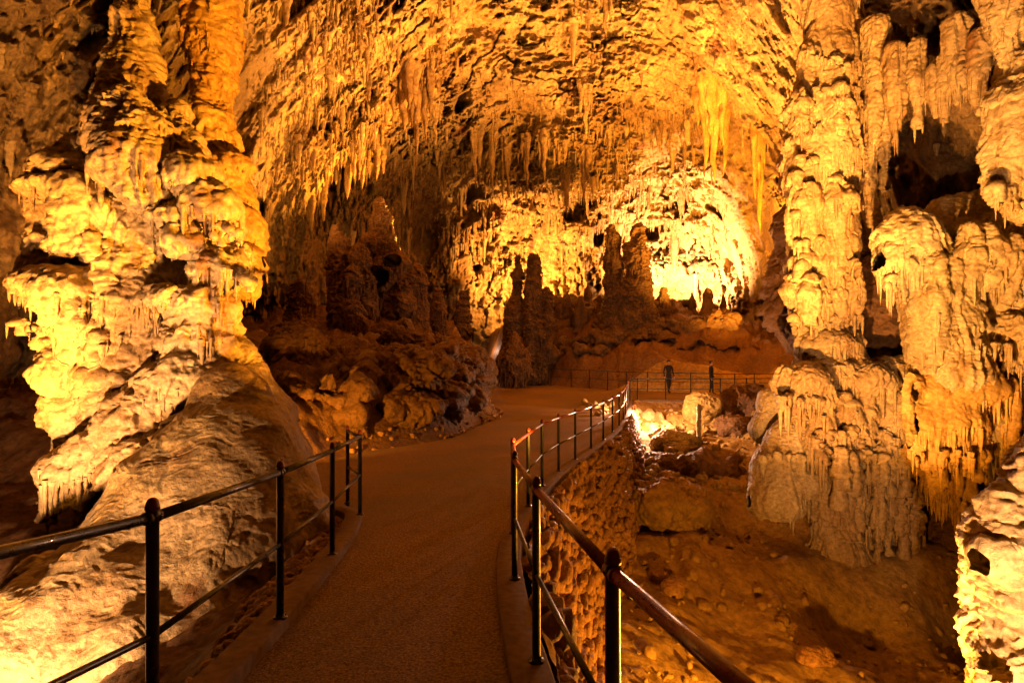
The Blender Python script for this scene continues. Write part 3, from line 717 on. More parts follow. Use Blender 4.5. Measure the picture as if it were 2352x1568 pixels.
#FORM_BEGIN
# --- giant column on the left
def giant_column():
    v = Vol(P3(-40, 1260, 9) * [1, 0, 1] + [0, 5.8, 0], P3(700, -150, 9) * [1, 0, 1] + [0, 11.2, 0], .045)
    Y = 8.6; v.q = .90
    v.pc([(302, -140, 9.4, 26), (302, 60, 9.3, 32), (300, 150, 9.2, 42), (296, 230, 9, 66), (305, 360, 8.8, 86), (335, 520, 8.8, 125), (350, 700, 8.8, 150), (360, 860, 8.7, 140), (360, 1010, 8.5, 140), (350, 1200, 8.2, 150)], .25)
    # lit front lobe that ends in a point
    v.pc([(300, 270, 8.3, 70), (310, 380, 8.0, 78), (335, 450, 7.9, 45), (335, 485, 7.9, 14)], .12)
    v.pe(330, 300, 8.2, 75, 50, 60, .1)
    # left shoulder: dark cone with a ledge
    v.pc([(212, 290, 8.7, 8), (196, 360, 8.5, 42), (168, 412, 8.3, 76)], .08)
    v.pe(158, 436, 8.2, 98, 26, 80, .05)
    v.pc([(112, 450, 8.3, 32), (118, 560, 8.3, 34), (112, 640, 8.2, 46)], .08)
    v.pc([(180, 450, 8.0, 50), (185, 560, 8.05, 46)], .1)
    v.pc([(235, 480, 8.0, 22), (240, 590, 8.1, 18)], .06)
    v.fringe(90, 250, 560, 7.95, 12, 20, 60, 9)
    # lower left lobe
    v.pe(122, 655, 8.0, 74, 48, 76, .06)
    v.pc([(160, 680, 7.9, 72), (180, 740, 7.9, 62), (170, 800, 7.9, 30)], .06)
    v.fringe(40, 230, 740, 7.9, 14, 15, 50, 9, slope=.25)
    v.pc([(120, 790, 8.0, 28), (140, 850, 8.0, 48), (150, 890, 8.1, 30)], .1)
    v.pc([(165, 890, 8.1, 32), (175, 960, 8.1, 46), (190, 1010, 8.1, 40)], .1)
    v.pc([(230, 800, 7.9, 30), (235, 900, 8, 22)], .08)
    v.fringe(190, 330, 880, 7.85, 12, 10, 50, 8)
    # right lobes
    v.pc([(405, 250, 8.8, 22), (412, 330, 8.6, 44), (440, 430, 8.4, 64), (475, 520, 8.4, 62), (500, 580, 8.4, 46)], .10)
    v.pe(430, 400, 8.1, 62, 55, 50, .08); v.pe(480, 470, 8.0, 60, 50, 50, .08); v.pe(400, 500, 8.0, 50, 40, 50, .08)
    v.pe(548, 590, 8.4, 34, 44, 44, .06); v.pe(500, 620, 8.1, 58, 60, 55, .08); v.pe(430, 560, 8.0, 55, 45, 45, .08)
    v.pe(470, 700, 8.0, 68, 65, 60, .1); v.pe(390, 690, 7.9, 60, 50, 55, .1); v.pe(440, 780, 8.0, 85, 60, 70, .1)
    v.fringe(360, 560, 540, 7.9, 10, 8, 34, 8); v.fringe(480, 590, 650, 8.1, 8, 6, 22, 8)
    # dark recess
    v.pe(345, 570, 7.75, 48, 52, 60, .02, True)
    # lower right shoulder and the diagonal bulge
    v.pc([(505, 700, 8.2, 26), (530, 800, 8.2, 40), (565, 900, 8.1, 48), (605, 1000, 8.0, 40)], .12)
    v.pe(470, 880, 8.0, 95, 80, 80, .12)
    v.pc([(420, 860, 7.8, 70), (330, 960, 7.7, 80), (260, 1030, 7.6, 62), (165, 1090, 7.5, 54), (135, 1160, 7.5, 30)], .1)
    v.pe(360, 1060, 7.4, 120, 92, 80, .1)
    v.pe(330, 1110, 7.3, 85, 50, 60, .08)
    v.pe(440, 1010, 7.5, 90, 70, 70, .1)
    v.fringe(90, 240, 1150, 7.5, 10, 30, 90, 9)
    v.fringe(240, 380, 1130, 7.3, 10, 8, 35, 9)
    v.pe(560, 985, 7.9, 52, 36, 50, .06)
    v.fringe(515, 600, 1000, 7.6, 8, 8, 28, 7)
    v.pe(262, 640, 7.75, 26, 34, 40, .02, True); v.pe(225, 590, 7.6, 14, 40, 30, .02, True)
    v.pe(250, 1165, 7.1, 50, 45, 60, .02, True); v.pe(300, 720, 7.6, 22, 14, 30, .02, True)
    v.pe(110, 900, 7.9, 24, 16, 40, .02, True); v.pe(270, 820, 7.6, 34, 16, 30, .02, True)
    v.pe(400, 360, 8.0, 14, 40, 30, .02, True); v.pe(420, 620, 7.6, 18, 12, 22, .02, True)
    return rock('giant_column', v, M_CALC, dict(tier=.08, th=.55, flute=.09, ff=7, nod=.08, ns=5.2, fine=.014, big=.12, dripf=6), drips=(700, .05, .42, .035))
g = giant_column()
tag(g, 'giant knobbly cream column left of the path, its lower part widening into draped flowstone', 'column')

v = Vol(P3(380, 760, 10) * [1, 0, 1] + [0, 8.6, 0], P3(640, -200, 10) * [1, 0, 1] + [0, 12.2, 0], .05)
v.q = .82
v.pc([(492, -200, 10.6, 74), (490, 100, 10.4, 62), (494, 210, 10.2, 44), (505, 320, 10, 54), (530, 440, 9.8, 50), (556, 560, 9.6, 34), (556, 660, 9.5, 26)], .15)
v.pe(485, 270, 9.9, 55, 48, 45, .1); v.pe(530, 380, 9.7, 58, 50, 45, .1); v.pe(560, 520, 9.4, 38, 50, 45, .1); v.pe(560, 600, 9.2, 42, 42, 42, .08)
o = rock('orange_column', v, M_ORNG, dict(tier=.10, th=.7, flute=.07, ff=3.4, nod=.07, ns=4, fine=.012, big=.12, seed=11.0), drips=(200, .05, .25, .03))
tag(o, 'smooth orange column rising to the roof just behind the giant knobbly column', 'column')

# smooth flowstone apron beside the left railing
v = Vol((-5.6, 3.6, -4.0), (-2.0, 9.4, .6), .04)
v.pc([(540, 830, 8.4, 36), (560, 960, 8.0, 80), (560, 1110, 7.3, 136), (560, 1260, 6.6, 175)], .3)
v.cone((-3.1, 6.9, -1.2), .35, (-3.2, 5.6, -3.1), .95, .4)
v.cone((-3.6, 7.4, -.9), .5, (-4.3, 5.6, -3.2), 1.0, .4)
v.cone((-2.95, 7.4, -2.3), .25, (-3.05, 6.2, -3.0), .55, .3)
o = rock('flowstone_mound', v, M_CALC, dict(tier=.03, th=.9, flute=.04, ff=2.6, nod=.022, ns=9, fine=.0035, big=.16, seed=3.0, small=0), drips=(160, .04, .22, .03), sub=2)
tag(o, 'smooth tan flowstone mound sloping down to the rubble behind the left railing', 'flowstone')

# lit formations at the bottom left corner
v = Vol((-7.0, 3.3, -4.3), (-2.4, 7.6, -1.3), .035)
v.pe(290, 1220, 6.6, 110, 50, 80, .1); v.pe(330, 1330, 6.0, 90, 90, 70, .12)
v.pc([(330, 1250, 6.3, 60), (320, 1400, 6.0, 70), (300, 1600, 5.6, 120)], .15)
v.pe(140, 1320, 6.0, 80, 50, 60, .1); v.pe(130, 1440, 5.6, 110, 50, 70, .1); v.pe(200, 1520, 5.2, 150, 60, 90, .15)
v.pe(480, 1500, 5.2, 130, 70, 70, .15); v.pc([(250, 1190, 6.9, 22), (230, 1330, 6.3, 26), (260, 1460, 5.8, 40)], .1)
v.fringe(60, 200, 1340, 5.95, 10, 8, 50, 9); v.fringe(240, 400, 1390, 5.8, 10, 10, 60, 9)
o = rock('flowstone_terraces', v, M_PALE, dict(tier=.07, th=.22, flute=.03, ff=7, nod=.05, ns=7, fine=.012, big=.10, seed=21.0, dripf=7), drips=(350, .03, .25, .022))
tag(o, 'brightly lit pale terraced flowstone in the hollow below the left railing', 'flowstone')

# --- right side: tiered column
def tiered():
    Y = 14.0
    v = Vol(P3(1770, 900, Y) * [1, 0, 1] + [0, Y - 2, 0], P3(2020, -60, Y) * [1, 0, 1] + [0, Y + 2, 0], .045)
    v.pc([(1905, -60, Y, 60), (1905, 60, Y, 46), (1905, 130, Y, 52), (1890, 260, Y, 68), (1888, 380, Y, 70), (1893, 500, Y, 62), (1890, 560, Y, 66), (1890, 690, Y, 70), (1895, 760, Y, 50), (1900, 900, Y, 60)], .2)
    for (x, y, rx, rz) in ((1905, 110, 52, 26), (1898, 190, 62, 26), (1888, 255, 72, 30), (1885, 330, 74, 34), (1893, 410, 72, 30), (1893, 450, 68, 30), (1893, 520, 64, 24), (1885, 610, 74, 36), (1892, 680, 76, 40)):
        v.pe(x, y, Y - .05, rx, rz, rx * .9, .08)
    v.pipes(1840, 1955, 18, 180, 230, 270, 330, Y - .62, 12, 20, seed=21); v.pipes(1828, 1960, 20, 400, 450, 480, 560, Y - .62, 14, 24, seed=22)
    v.pipes(1822, 1965, 20, 600, 650, 700, 790, Y - .62, 14, 26, seed=23); v.pc([(1868, 60, Y - .2, 10), (1862, 130, Y - .3, 22), (1850, 210, Y - .4, 20)], .08)
    v.pe(1850, 420, Y - .3, 26, 20, 24, .05); v.pe(1925, 500, Y - .5, 30, 18, 24, .05); v.pe(1850, 600, Y - .4, 30, 22, 26, .05)
    for (y, x0, x1) in ((145, 1865, 1950), (225, 1845, 1960), (295, 1825, 1965), (375, 1825, 1965), (500, 1830, 1965), (560, 1835, 1960), (730, 1825, 1970)):
        v.fringe(x0, x1, y, Y - .62, 14, 6, 26, 6, dy=.1)
    v.fringe(1830, 1960, 770, Y - .2, 12, 20, 70, 10)
    return rock('tiered_column', v, M_CALC, dict(tier=.11, th=.95, flute=.13, ff=7.0, nod=.015, ns=5, fine=.010, big=.05, seed=5.0, dripf=7, small=0), drips=(650, .08, .5, .035))
tag(tiered(), 'tall tiered column of fluted flowstone to the right of the path, reaching the ceiling', 'column')

def right_mass():
    Y = 13.3
    v = Vol(P3(1700, 1330, 13) * [1, 0, 1] + [0, 11.2, 0], P3(2160, 700, 13) * [1, 0, 1] + [0, 17.2, 0], .045)
    v.pe(1850, 878, 12.9, 50, 50, 52, .1); v.pe(1905, 850, 13.4, 56, 40, 56, .1); v.pe(1985, 870, 13.3, 60, 44, 60, .1); v.pe(2050, 860, 13.5, 54, 50, 50, .1)
    v.pc([(1910, 800, 14.0, 66), (1930, 900, 14.0, 84), (1980, 1000, 14.2, 80)], .2); v.pc([(1950, 1060, 15.6, 90), (2010, 1340, 15.8, 120)], .3); v.pe(1900, 790, 13.6, 56, 36, 54, .1)
    v.pipes(1806, 1900, 17, 850, 890, 930, 985, 12.7, 13, 22, seed=2)
    v.pipes(1870, 2110, 22, 850, 940, 985, 1075, 12.95, 18, 30, seed=3)
    v.pipes(1880, 2120, 20, 980, 1020, 1090, 1180, 13.2, 12, 20, dy=.4, seed=4)
    v.pipes(1900, 2100, 34, 1060, 1120, 1200, 1330, 13.4, 9, 15, dy=.4, seed=5)
    v.fringe(1795, 1890, 925, 12.5, 14, 10, 40, 7); v.fringe(1870, 1960, 1000, 12.6, 10, 10, 50, 8)
    v.fringe(1880, 2120, 1050, 12.8, 22, 20, 130, 8, dy=.4)
    v.fringe(1890, 2100, 1070, 13.1, 20, 60, 260, 9, dy=.3)
    v.fringe(1930, 2060, 1130, 12.9, 5, 160, 290, 9, dy=.2)
    v.pc([(1900, 1120, 13.2, 30), (1920, 1250, 13.2, 42), (1990, 1330, 13.3, 40)], .15)
    return rock('hanging_flowstone', v, M_CALC, dict(tier=.12, th=.55, flute=.10, ff=7, nod=.06, ns=5, fine=.012, big=.1, seed=8.0, dripf=7, small=.1), drips=(900, .08, .9, .045))
tag(right_mass(), 'cream flowstone mass at the foot of the tiered column with long dark roots hanging below', 'flowstone')

v = Vol(P3(1690, 1160, 14) * [1, 0, 1] + [0, 12, 0], P3(1900, 840, 14) * [1, 0, 1] + [0, 18, 0], .045)
v.pc([(1830, 880, 15, 20), (1790, 930, 14.8, 45), (1760, 985, 14.6, 34)], .15); v.pe(1800, 930, 14.8, 50, 48, 50, .1)
v.pc([(1850, 960, 13.8, 26), (1820, 1010, 13.6, 50), (1790, 1080, 13.4, 58), (1780, 1150, 13.2, 60)], .15)
v.pe(1850, 1110, 13, 44, 36, 40, .1)
v.fringe(1740, 1850, 1060, 12.9, 9, 20, 70, 8)
o = rock('flowstone_cascade', v, M_PALE, dict(tier=.03, th=.7, flute=.08, ff=3.2, nod=.02, ns=6, fine=.010, big=.06, seed=2.0), drips=(60, .05, .3, .03))
tag(o, 'pale smooth flowstone cascade spilling onto the pit floor left of the hanging roots', 'flowstone')

def right_domes():
    v = Vol(P3(1990, 1230, 12) * [1, 0, 1] + [0, 9.8, 0], P3(2500, 430, 12) * [1, 0, 1] + [0, 15, 0], .045)
    v.pe(2090, 560, 11.7, 68, 80, 60, .12); v.pe(2060, 600, 11.6, 42, 48, 45, .08)
    v.pc([(2120, 560, 12, 60), (2150, 660, 11.8, 62), (2170, 760, 11.7, 70), (2180, 850, 11.6, 78)], .15)
    v.pc([(2130, 690, 11.5, 24), (2140, 760, 11.5, 16), (2150, 840, 11.5, 8)], .06)
    v.pc([(2200, 500, 12.6, 60), (2400, 490, 12.4, 70)], .2)
    v.pe(2240, 580, 12.0, 60, 60, 60, .1); v.pe(2330, 570, 11.8, 72, 90, 70, .12); v.pe(2300, 680, 11.8, 70, 80, 60, .12)
    v.pe(2310, 770, 11.5, 55, 42, 50, .08); v.pe(2400, 720, 11.8, 80, 90, 80, .1)
    v.pipes(2030, 2125, 16, 560, 590, 625, 665, 11.45, 12, 19, seed=6)
    v.pipes(2120, 2230, 30, 600, 680, 800, 850, 11.4, 24, 34, seed=7)
    v.pipes(2225, 2400, 24, 520, 600, 640, 700, 11.4, 18, 30, seed=8); v.pipes(2240, 2400, 26, 700, 750, 800, 850, 11.35, 16, 28, seed=9)
    v.fringe(2030, 2120, 640, 11.45, 14, 10, 60, 8); v.fringe(2260, 2352, 650, 11.3, 12, 10, 60, 7); v.fringe(2270, 2350, 800, 11.2, 9, 10, 80, 9)
    v.pc([(2200, 600, 12.8, 120), (2250, 780, 12.8, 130), (2200, 960, 12.4, 100)], .3)
    # orange block and its fringe
    return rock('flowstone_cliff', v, M_PALE, dict(tier=.08, th=.75, flute=.08, ff=5.5, nod=.03, ns=7, fine=.012, big=.08, seed=14.0, dripf=6, small=.1), drips=(800, .06, .7, .04))
o = right_domes()
tag(o, 'rounded flowstone cliff with domes and a broad pillar on the far right', 'flowstone')

v = Vol(P3(2040, 1260, 12) * [1, 0, 1] + [0, 10, 0], P3(2400, 820, 12) * [1, 0, 1] + [0, 13.6, 0], .045)
v.pe(2190, 895, 11.7, 104, 44, 76, .10); v.pe(2180, 975, 11.6, 80, 70, 60, .08)
v.pipes(2105, 2255, 22, 900, 960, 1040, 1090, 11.35, 20, 32, dy=.12, seed=12); v.pipes(2080, 2290, 26, 850, 880, 910, 960, 11.5, 20, 30, seed=13)
v.pc([(2285, 890, 11.8, 36), (2280, 1000, 11.7, 22)], .08)
v.fringe(2100, 2260, 1050, 11.1, 18, 14, 80, 8, dy=.2); v.fringe(2120, 2240, 1070, 11.5, 10, 50, 130, 14, dy=.2)
v.fringe(2260, 2340, 890, 11.4, 7, 60, 190, 9)
v.pc([(2140, 1040, 12.2, 50), (2200, 1150, 12.4, 34), (2230, 1220, 12.4, 14)], .1)
o = rock('flowstone_shield', v, M_ORNG, dict(tier=.04, th=.75, flute=.05, ff=6, nod=.02, ns=8, fine=.012, big=.06, seed=17.0, dripf=7, small=.1), drips=(260, .06, .6, .04))
tag(o, 'smooth orange flowstone shield with a toothed lower edge under the pale pillar', 'flowstone')

v = Vol(P3(2240, 500, 10) * [1, 0, 1] + [0, 9, 0], P3(2520, -80, 10) * [1, 0, 1] + [0, 11.6, 0], .04)
v.pc([(2360, 150, 10, 40), (2340, 240, 10, 62), (2330, 340, 10, 56), (2325, 430, 10, 48)], .2); v.pc([(2400, 150, 10.4, 90), (2400, 440, 10.4, 80)], .2)
v.fringe(2275, 2360, 440, 9.7, 9, 8, 40, 9)
v.pc([(2290, -60, 10.2, 50), (2310, 60, 10.1, 30), (2320, 170, 10.1, 8)], .1); v.pc([(2370, -60, 10.2, 60), (2380, 160, 10.1, 40)], .1)
o = rock('draped_stalactite', v, M_PALE, dict(tier=.08, th=.6, flute=.09, ff=7, nod=.02, ns=6, fine=.012, big=.06, seed=31.0, dripf=7, small=0), drips=(160, .05, .4, .03))
tag(o, 'thick ribbed stalactite ending in short teeth at the upper right edge', 'stalactite')

v = Vol(P3(2220, 1680, 5) * [1, 0, 1] + [0, 3.6, 0], P3(2800, 960, 5) * [1, 0, 1] + [0, 6.6, 0], .03)
v.pc([(2460, 960, 5.2, 60), (2440, 1110, 5, 115), (2420, 1290, 4.9, 140), (2470, 1420, 4.9, 150), (2430, 1560, 4.8, 140), (2430, 1700, 4.8, 160)], .15)
v.pe(2320, 1160, 4.9, 34, 34, 40, .08); v.pe(2305, 1290, 4.8, 46, 40, 50, .08); v.pe(2320, 1380, 4.8, 30, 24, 40, .06); v.pe(2310, 1530, 4.7, 40, 40, 50, .08)
o = rock('crag', v, M_PALE, dict(tier=.03, th=.3, flute=.02, ff=6, nod=.10, ns=5.5, fine=.018, big=.12, seed=41.0))
tag(o, 'craggy rock face glaring in the lamplight at the lower right edge', 'rock')

# dark pit wall behind the hanging roots
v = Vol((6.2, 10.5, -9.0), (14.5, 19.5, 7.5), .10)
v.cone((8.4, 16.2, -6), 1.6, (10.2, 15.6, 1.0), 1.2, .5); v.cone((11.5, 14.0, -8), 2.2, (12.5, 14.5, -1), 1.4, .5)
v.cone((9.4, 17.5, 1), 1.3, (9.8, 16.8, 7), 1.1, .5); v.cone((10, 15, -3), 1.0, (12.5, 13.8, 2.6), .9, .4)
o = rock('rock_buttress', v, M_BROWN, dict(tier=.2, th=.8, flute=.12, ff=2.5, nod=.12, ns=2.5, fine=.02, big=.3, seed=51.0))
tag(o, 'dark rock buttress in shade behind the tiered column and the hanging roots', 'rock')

# --- curtains hanging from the roof at the upper right
def drop(name, labels, specs, mat=M_CALC, h=.05, disp=None, grp=None):
    for (px, y0, y1, Y, r0_, r1_), label in zip(specs, labels):
        if Y >= 20:          # root it in the roof it hangs from
            kk = np.argmin((pxx - px) ** 2 + (pyy - y0) ** 2 + np.where(SV[:, 1] > 3, 0, 1e9)); Y = float(SV[kk, 1]) * .975
        a = P3(px, y0, Y); b = P3(px + random.uniform(-4, 4), y1, Y); R0 = r0_ * Y / FP; R1 = max(r1_ * Y / FP, .02)
        if Y >= 20:
            L_ = float(a[2] - b[2]); VV = []; QQ = []; nb = 0
            for q in range(6):
                v_, q_ = stal_mesh('s', int(px) + q, seg=12, rings=22, flut=.2, stumpy=False)
                f_ = 1.0 if q == 0 else random.uniform(.3, .75); o_ = np.zeros(3) if q == 0 else np.array([random.uniform(-1.5, 1.5) * R0, random.uniform(-1, 1) * R0, 0])
                v_ = v_ * [R0 * 1.15 * f_ ** .7, R0 * 1.15 * f_ ** .7, (L_ + 1.2) * f_]; v_[:, :2] += (.12 * R0 * np.stack([vnoise((v_ * 2.2 + q).astype(F32), 1.0), vnoise((v_ * 2.2 + q + 9).astype(F32), 1.0)], -1)) * 2
                VV.append(v_ + o_ + [0, 0, 1.2]); QQ.append(q_[:, ::-1] + nb); nb += len(v_)
            tag(link(name, np_mesh(name, np.concatenate(VV), np.concatenate(QQ), mat), None, Vector(a)), label, 'stalactite', grp)
            continue
        m = R0 + .2
        v = Vol(np.minimum(a, b) - m, np.maximum(a, b) + m, h)
        v.cone(a, R0, (a + b) / 2, (R0 * .62 + R1 * .3), .1); v.cone((a + b) / 2, (R0 * .62 + R1 * .3), b, R1, .1)
        for k in range(3):
            q = a + (b - a) * random.uniform(.05, .5) + np.array([random.uniform(-.8, .8) * R0, random.uniform(-.5, .1) * R0, 0])
            v.cone(q + [0, 0, R0], R0 * .4, q - [0, 0, random.uniform(.1, .35) * abs(b[2] - a[2])], R0 * .08, .06)
        o = rock(name, v, mat, disp or dict(tier=.03, th=.9, flute=.09, ff=6, nod=.015, ns=7, fine=.012, big=.10, seed=px * .01, small=0), drips=(24, .1, .5, .03))
        tag(o, label, 'stalactite', grp)
drop('stalactite', [w_ + ' thick cream stalactite between the tiered column and the dark opening' for w_ in ('first from the column,', 'third from the column,', 'fifth from the column,', 'low-hanging second,', 'lowest, half shaded,', 'last before the opening,')], [
    (2010, 60, 330, 13.5, 26, 4), (2060, 120, 330, 12.8, 24, 3), (2110, 100, 290, 12.2, 20, 3), (2035, 190, 440, 14.2, 18, 3), (1995, 300, 520, 14.5, 15, 3), (2150, 160, 270, 11.8, 22, 3)], h=.045, grp='thick stalactites beside the tiered column')
drop('stalactite', [w_ + ' stalactite hanging over the dark opening' for w_ in ('thickest middle', 'thin left', 'stout rightmost', 'short central')], [
    (2200, 60, 240, 11.4, 30, 4), (2170, 130, 280, 11.6, 14, 3), (2255, 80, 250, 11.0, 24, 4), (2225, 150, 225, 11.2, 16, 3)], h=.045, grp='thick stalactites above the dark opening')
drop('stalactite', ['longest of the three joined brown stalactites under the bright roof', 'left one of the three joined brown stalactites under the bright roof', 'right one of the three joined brown stalactites under the bright roof', 'lone long thin brown stalactite left of the tiered column', 'brown stalactite touching the upper left of the tiered column'], [
    (1640, 210, 420, 24, 17, 4), (1620, 240, 390, 24.5, 14, 3), (1662, 250, 405, 24.2, 12, 3), (1745, 330, 540, 22, 10, 3), (1860, 150, 330, 15.5, 12, 3)], M_ORNG, .07, grp='brown curtains left of the tiered column')
drop('stalactite', ['leftmost but one of the five tan stalactites hanging together over the left bank', 'longest of the five tan stalactites hanging together over the left bank', 'fourth of the five tan stalactites hanging together over the left bank', 'rightmost and thinnest of the five tan stalactites hanging together over the left bank', 'leftmost of the five tan stalactites hanging together over the left bank', 'stout tan stalactite left of the bottle-shaped stalagmite, high above it', 'long thin tan stalactite left of the bottle-shaped stalagmite', 'longest tan stalactite just left of the bottle-shaped stalagmite', 'tan stalactite right above the blunt rounded stalagmite', 'tan stalactite right of the blunt rounded stalagmite', 'lone stalactite at the very top of the roof, above the tall stalagmites', 'isolated tan stalactite halfway up the roof left of the tall pair', 'low tan stalactite midway between the two groups of stalagmites', 'long tan stalactite just left of the tall pair of stalagmites'], [
    (925, 200, 300, 28, 18, 4), (955, 230, 360, 28, 12, 3), (975, 210, 330, 28.5, 12, 3), (1000, 250, 335, 28, 9, 2), (905, 230, 300, 28, 10, 3), (1090, 330, 420, 30, 10, 3), (1130, 330, 440, 30, 8, 2), (1165, 360, 460, 31, 9, 2),
    (1210, 350, 430, 31, 8, 2), (1250, 340, 420, 31, 8, 2), (1390, 0, 90, 20, 10, 3), (1345, 230, 320, 27, 9, 3), (1300, 400, 500, 34, 8, 2), (1340, 380, 470, 34, 8, 2)], M_WALL, .07, grp='large stalactites left of centre')

# --- far stalagmites
def stalagmite(label, chain, mat=M_DARKS, h=.09, disp=None, extra=(), name='stalagmite'):
    Y = chain[0][2]
    xs = [c[0] for c in chain]; rm = max(c[3] for c in chain); ys = [c[1] for c in chain]
    lo = P3(min(xs) - rm - 20, max(ys) + 30, Y); hi = P3(max(xs) + rm + 20, min(ys) - 40, Y); d = rm * Y / FP + .4
    ymn = min(c[2] for c in chain); ymx = max(c[2] for c in chain)
    v = Vol((lo[0] - .2, ymn - d, lo[2]), (hi[0] + .2, ymx + d, hi[2]), h)
    v.pc(chain, .15)
    for e in extra: v.pe(*e)
    o = rock(name, v, mat, drips=(int(60 + rm * 6), .12, .7, .06), disp=disp or dict(tier=min(.26, .13 * rm * Y / FP + .05), th=.9, flute=.09, ff=3.4, nod=min(.18, .09 * rm * Y / FP + .05), ns=2.4, fine=.04, big=.12, seed=chain[0][0] * .013, dripf=2.4))
    return tag(o, label, 'stalagmite')
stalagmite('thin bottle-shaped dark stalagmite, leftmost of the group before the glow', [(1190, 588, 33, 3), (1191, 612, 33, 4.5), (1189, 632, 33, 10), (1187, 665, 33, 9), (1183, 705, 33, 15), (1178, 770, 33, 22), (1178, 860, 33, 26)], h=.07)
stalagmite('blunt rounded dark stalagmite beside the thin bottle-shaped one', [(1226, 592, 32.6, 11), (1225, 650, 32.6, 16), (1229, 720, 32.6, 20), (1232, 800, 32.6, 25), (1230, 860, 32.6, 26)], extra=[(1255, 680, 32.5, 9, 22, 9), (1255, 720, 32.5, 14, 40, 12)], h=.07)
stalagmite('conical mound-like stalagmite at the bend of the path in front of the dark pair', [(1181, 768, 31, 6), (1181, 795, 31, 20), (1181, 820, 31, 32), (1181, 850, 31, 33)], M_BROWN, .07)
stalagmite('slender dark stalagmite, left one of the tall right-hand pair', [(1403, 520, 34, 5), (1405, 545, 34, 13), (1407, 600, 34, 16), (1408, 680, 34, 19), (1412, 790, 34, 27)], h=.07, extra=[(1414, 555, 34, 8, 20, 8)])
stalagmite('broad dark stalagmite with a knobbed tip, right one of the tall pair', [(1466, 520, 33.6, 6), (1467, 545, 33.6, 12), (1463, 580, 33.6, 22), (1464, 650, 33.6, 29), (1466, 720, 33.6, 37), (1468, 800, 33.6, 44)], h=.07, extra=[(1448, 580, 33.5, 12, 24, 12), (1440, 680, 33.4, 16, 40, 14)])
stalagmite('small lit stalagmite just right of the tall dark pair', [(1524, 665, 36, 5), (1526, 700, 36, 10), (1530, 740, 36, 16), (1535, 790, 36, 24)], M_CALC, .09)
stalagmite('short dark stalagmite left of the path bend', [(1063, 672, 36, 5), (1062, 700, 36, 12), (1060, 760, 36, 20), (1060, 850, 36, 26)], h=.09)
v = Vol((-6.6, 12.2, -3.0), (.4, 31.5, 2.0), .07)
for (xa, ya, za, ra) in ((-3.6, 13.6, -2.2, .55), (-2.9, 15.2, -1.9, .75), (-2.2, 16.8, -1.9, .8), (-1.75, 18.6, -1.8, .8), (-1.35, 20.4, -1.9, .75), (-1.7, 22.4, -1.7, .85), (-2.1, 24.6, -1.5, .95), (-2.5, 27, -1.3, 1.0), (-2.9, 29.6, -1.2, 1.0),
                         (-3.9, 16.2, -1.2, .8), (-3.3, 19.4, -1.0, .9), (-3.4, 22.6, -.7, 1.0), (-4.0, 26.0, -.4, 1.1)):
    v.ell((xa - .2, ya, za - .05), (ra * .95, ra * 1.2, ra * .68), .35)
rq_ = random.Random(19)
for q in range(150):
    y_ = rq_.uniform(12.8, 30.5); x_ = float(np.interp(y_, [12.8, 15, 17, 20, 25, 31], [-3.6, -2.1, -1.6, -1.1, -1.5, -2.2])) - rq_.random() ** 1.3 * 3.4; r_ = rq_.uniform(.12, .55)
    z_ = float(ground_z(np.array([x_]), np.array([y_]))[0])
    v.ell((x_, y_, z_), (r_ * rq_.uniform(.8, 1.7), r_ * 1.1, r_ * rq_.uniform(.5, .9)), .08)
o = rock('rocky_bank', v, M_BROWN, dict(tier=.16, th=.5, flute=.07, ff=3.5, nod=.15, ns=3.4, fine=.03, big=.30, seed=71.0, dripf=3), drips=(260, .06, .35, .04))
tag(o, 'low craggy brown rock bank running along the left edge of the path', 'rock')
v = Vol((.6, 31.4, -3.2), (13.6, 41.0, 4.2), .11); rq_ = random.Random(9)
for q in range(46):
    x_ = rq_.uniform(1.6, 12.6); y_ = rq_.uniform(33.4 - .25 * x_, 39.2); z_ = float(ground_z(np.array([x_]), np.array([y_]))[0]); r_ = rq_.uniform(.35, 1.0)
    v.ell((x_, y_, z_ - r_ * .1), (r_ * rq_.uniform(.8, 1.6), r_, r_ * rq_.uniform(.4, .8)), .12)
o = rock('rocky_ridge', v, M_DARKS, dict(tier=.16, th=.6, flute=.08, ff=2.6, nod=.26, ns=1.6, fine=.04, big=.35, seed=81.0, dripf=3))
tag(o, 'dark ridge of broken rock behind the far railing carrying the tall stalagmites', 'rock')
rgx = random.Random(77); ORD = 'first second third fourth fifth sixth seventh eighth ninth tenth eleventh twelfth thirteenth fourteenth'.split()
rsp = [stal_mesh('stalagmite', 300 + q, seg=14, rings=18, flut=.22, stumpy=q % 2 == 0) for q in range(4)]
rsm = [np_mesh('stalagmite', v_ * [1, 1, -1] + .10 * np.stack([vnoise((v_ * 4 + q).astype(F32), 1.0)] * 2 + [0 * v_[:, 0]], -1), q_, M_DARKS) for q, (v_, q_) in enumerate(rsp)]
xs2 = sorted([1120, 1150, 1285, 1305, 1330, 1352, 1378, 1425, 1545, 1590, 1625, 1660])
for q, x_ in enumerate(xs2):
    Y_ = rgx.uniform(35.5, 38.2); X_ = (x_ - 1176) * Y_ / FP
    z_ = float(ground_z(np.array([X_]), np.array([Y_]))[0]); H_ = rgx.uniform(.7, 2.1)
    o = link('stalagmite', rsm[q % 4], None, Vector((X_, Y_, z_ - .25))); o.scale = (H_ * .26, H_ * .26, H_ + .25); o.rotation_euler = (0, 0, rgx.uniform(0, 6))
    tag(o, ORD[q] + ' from the left of the small dark stalagmites on the far ridge', 'stalagmite', 'small dark stalagmites on the far ridge')
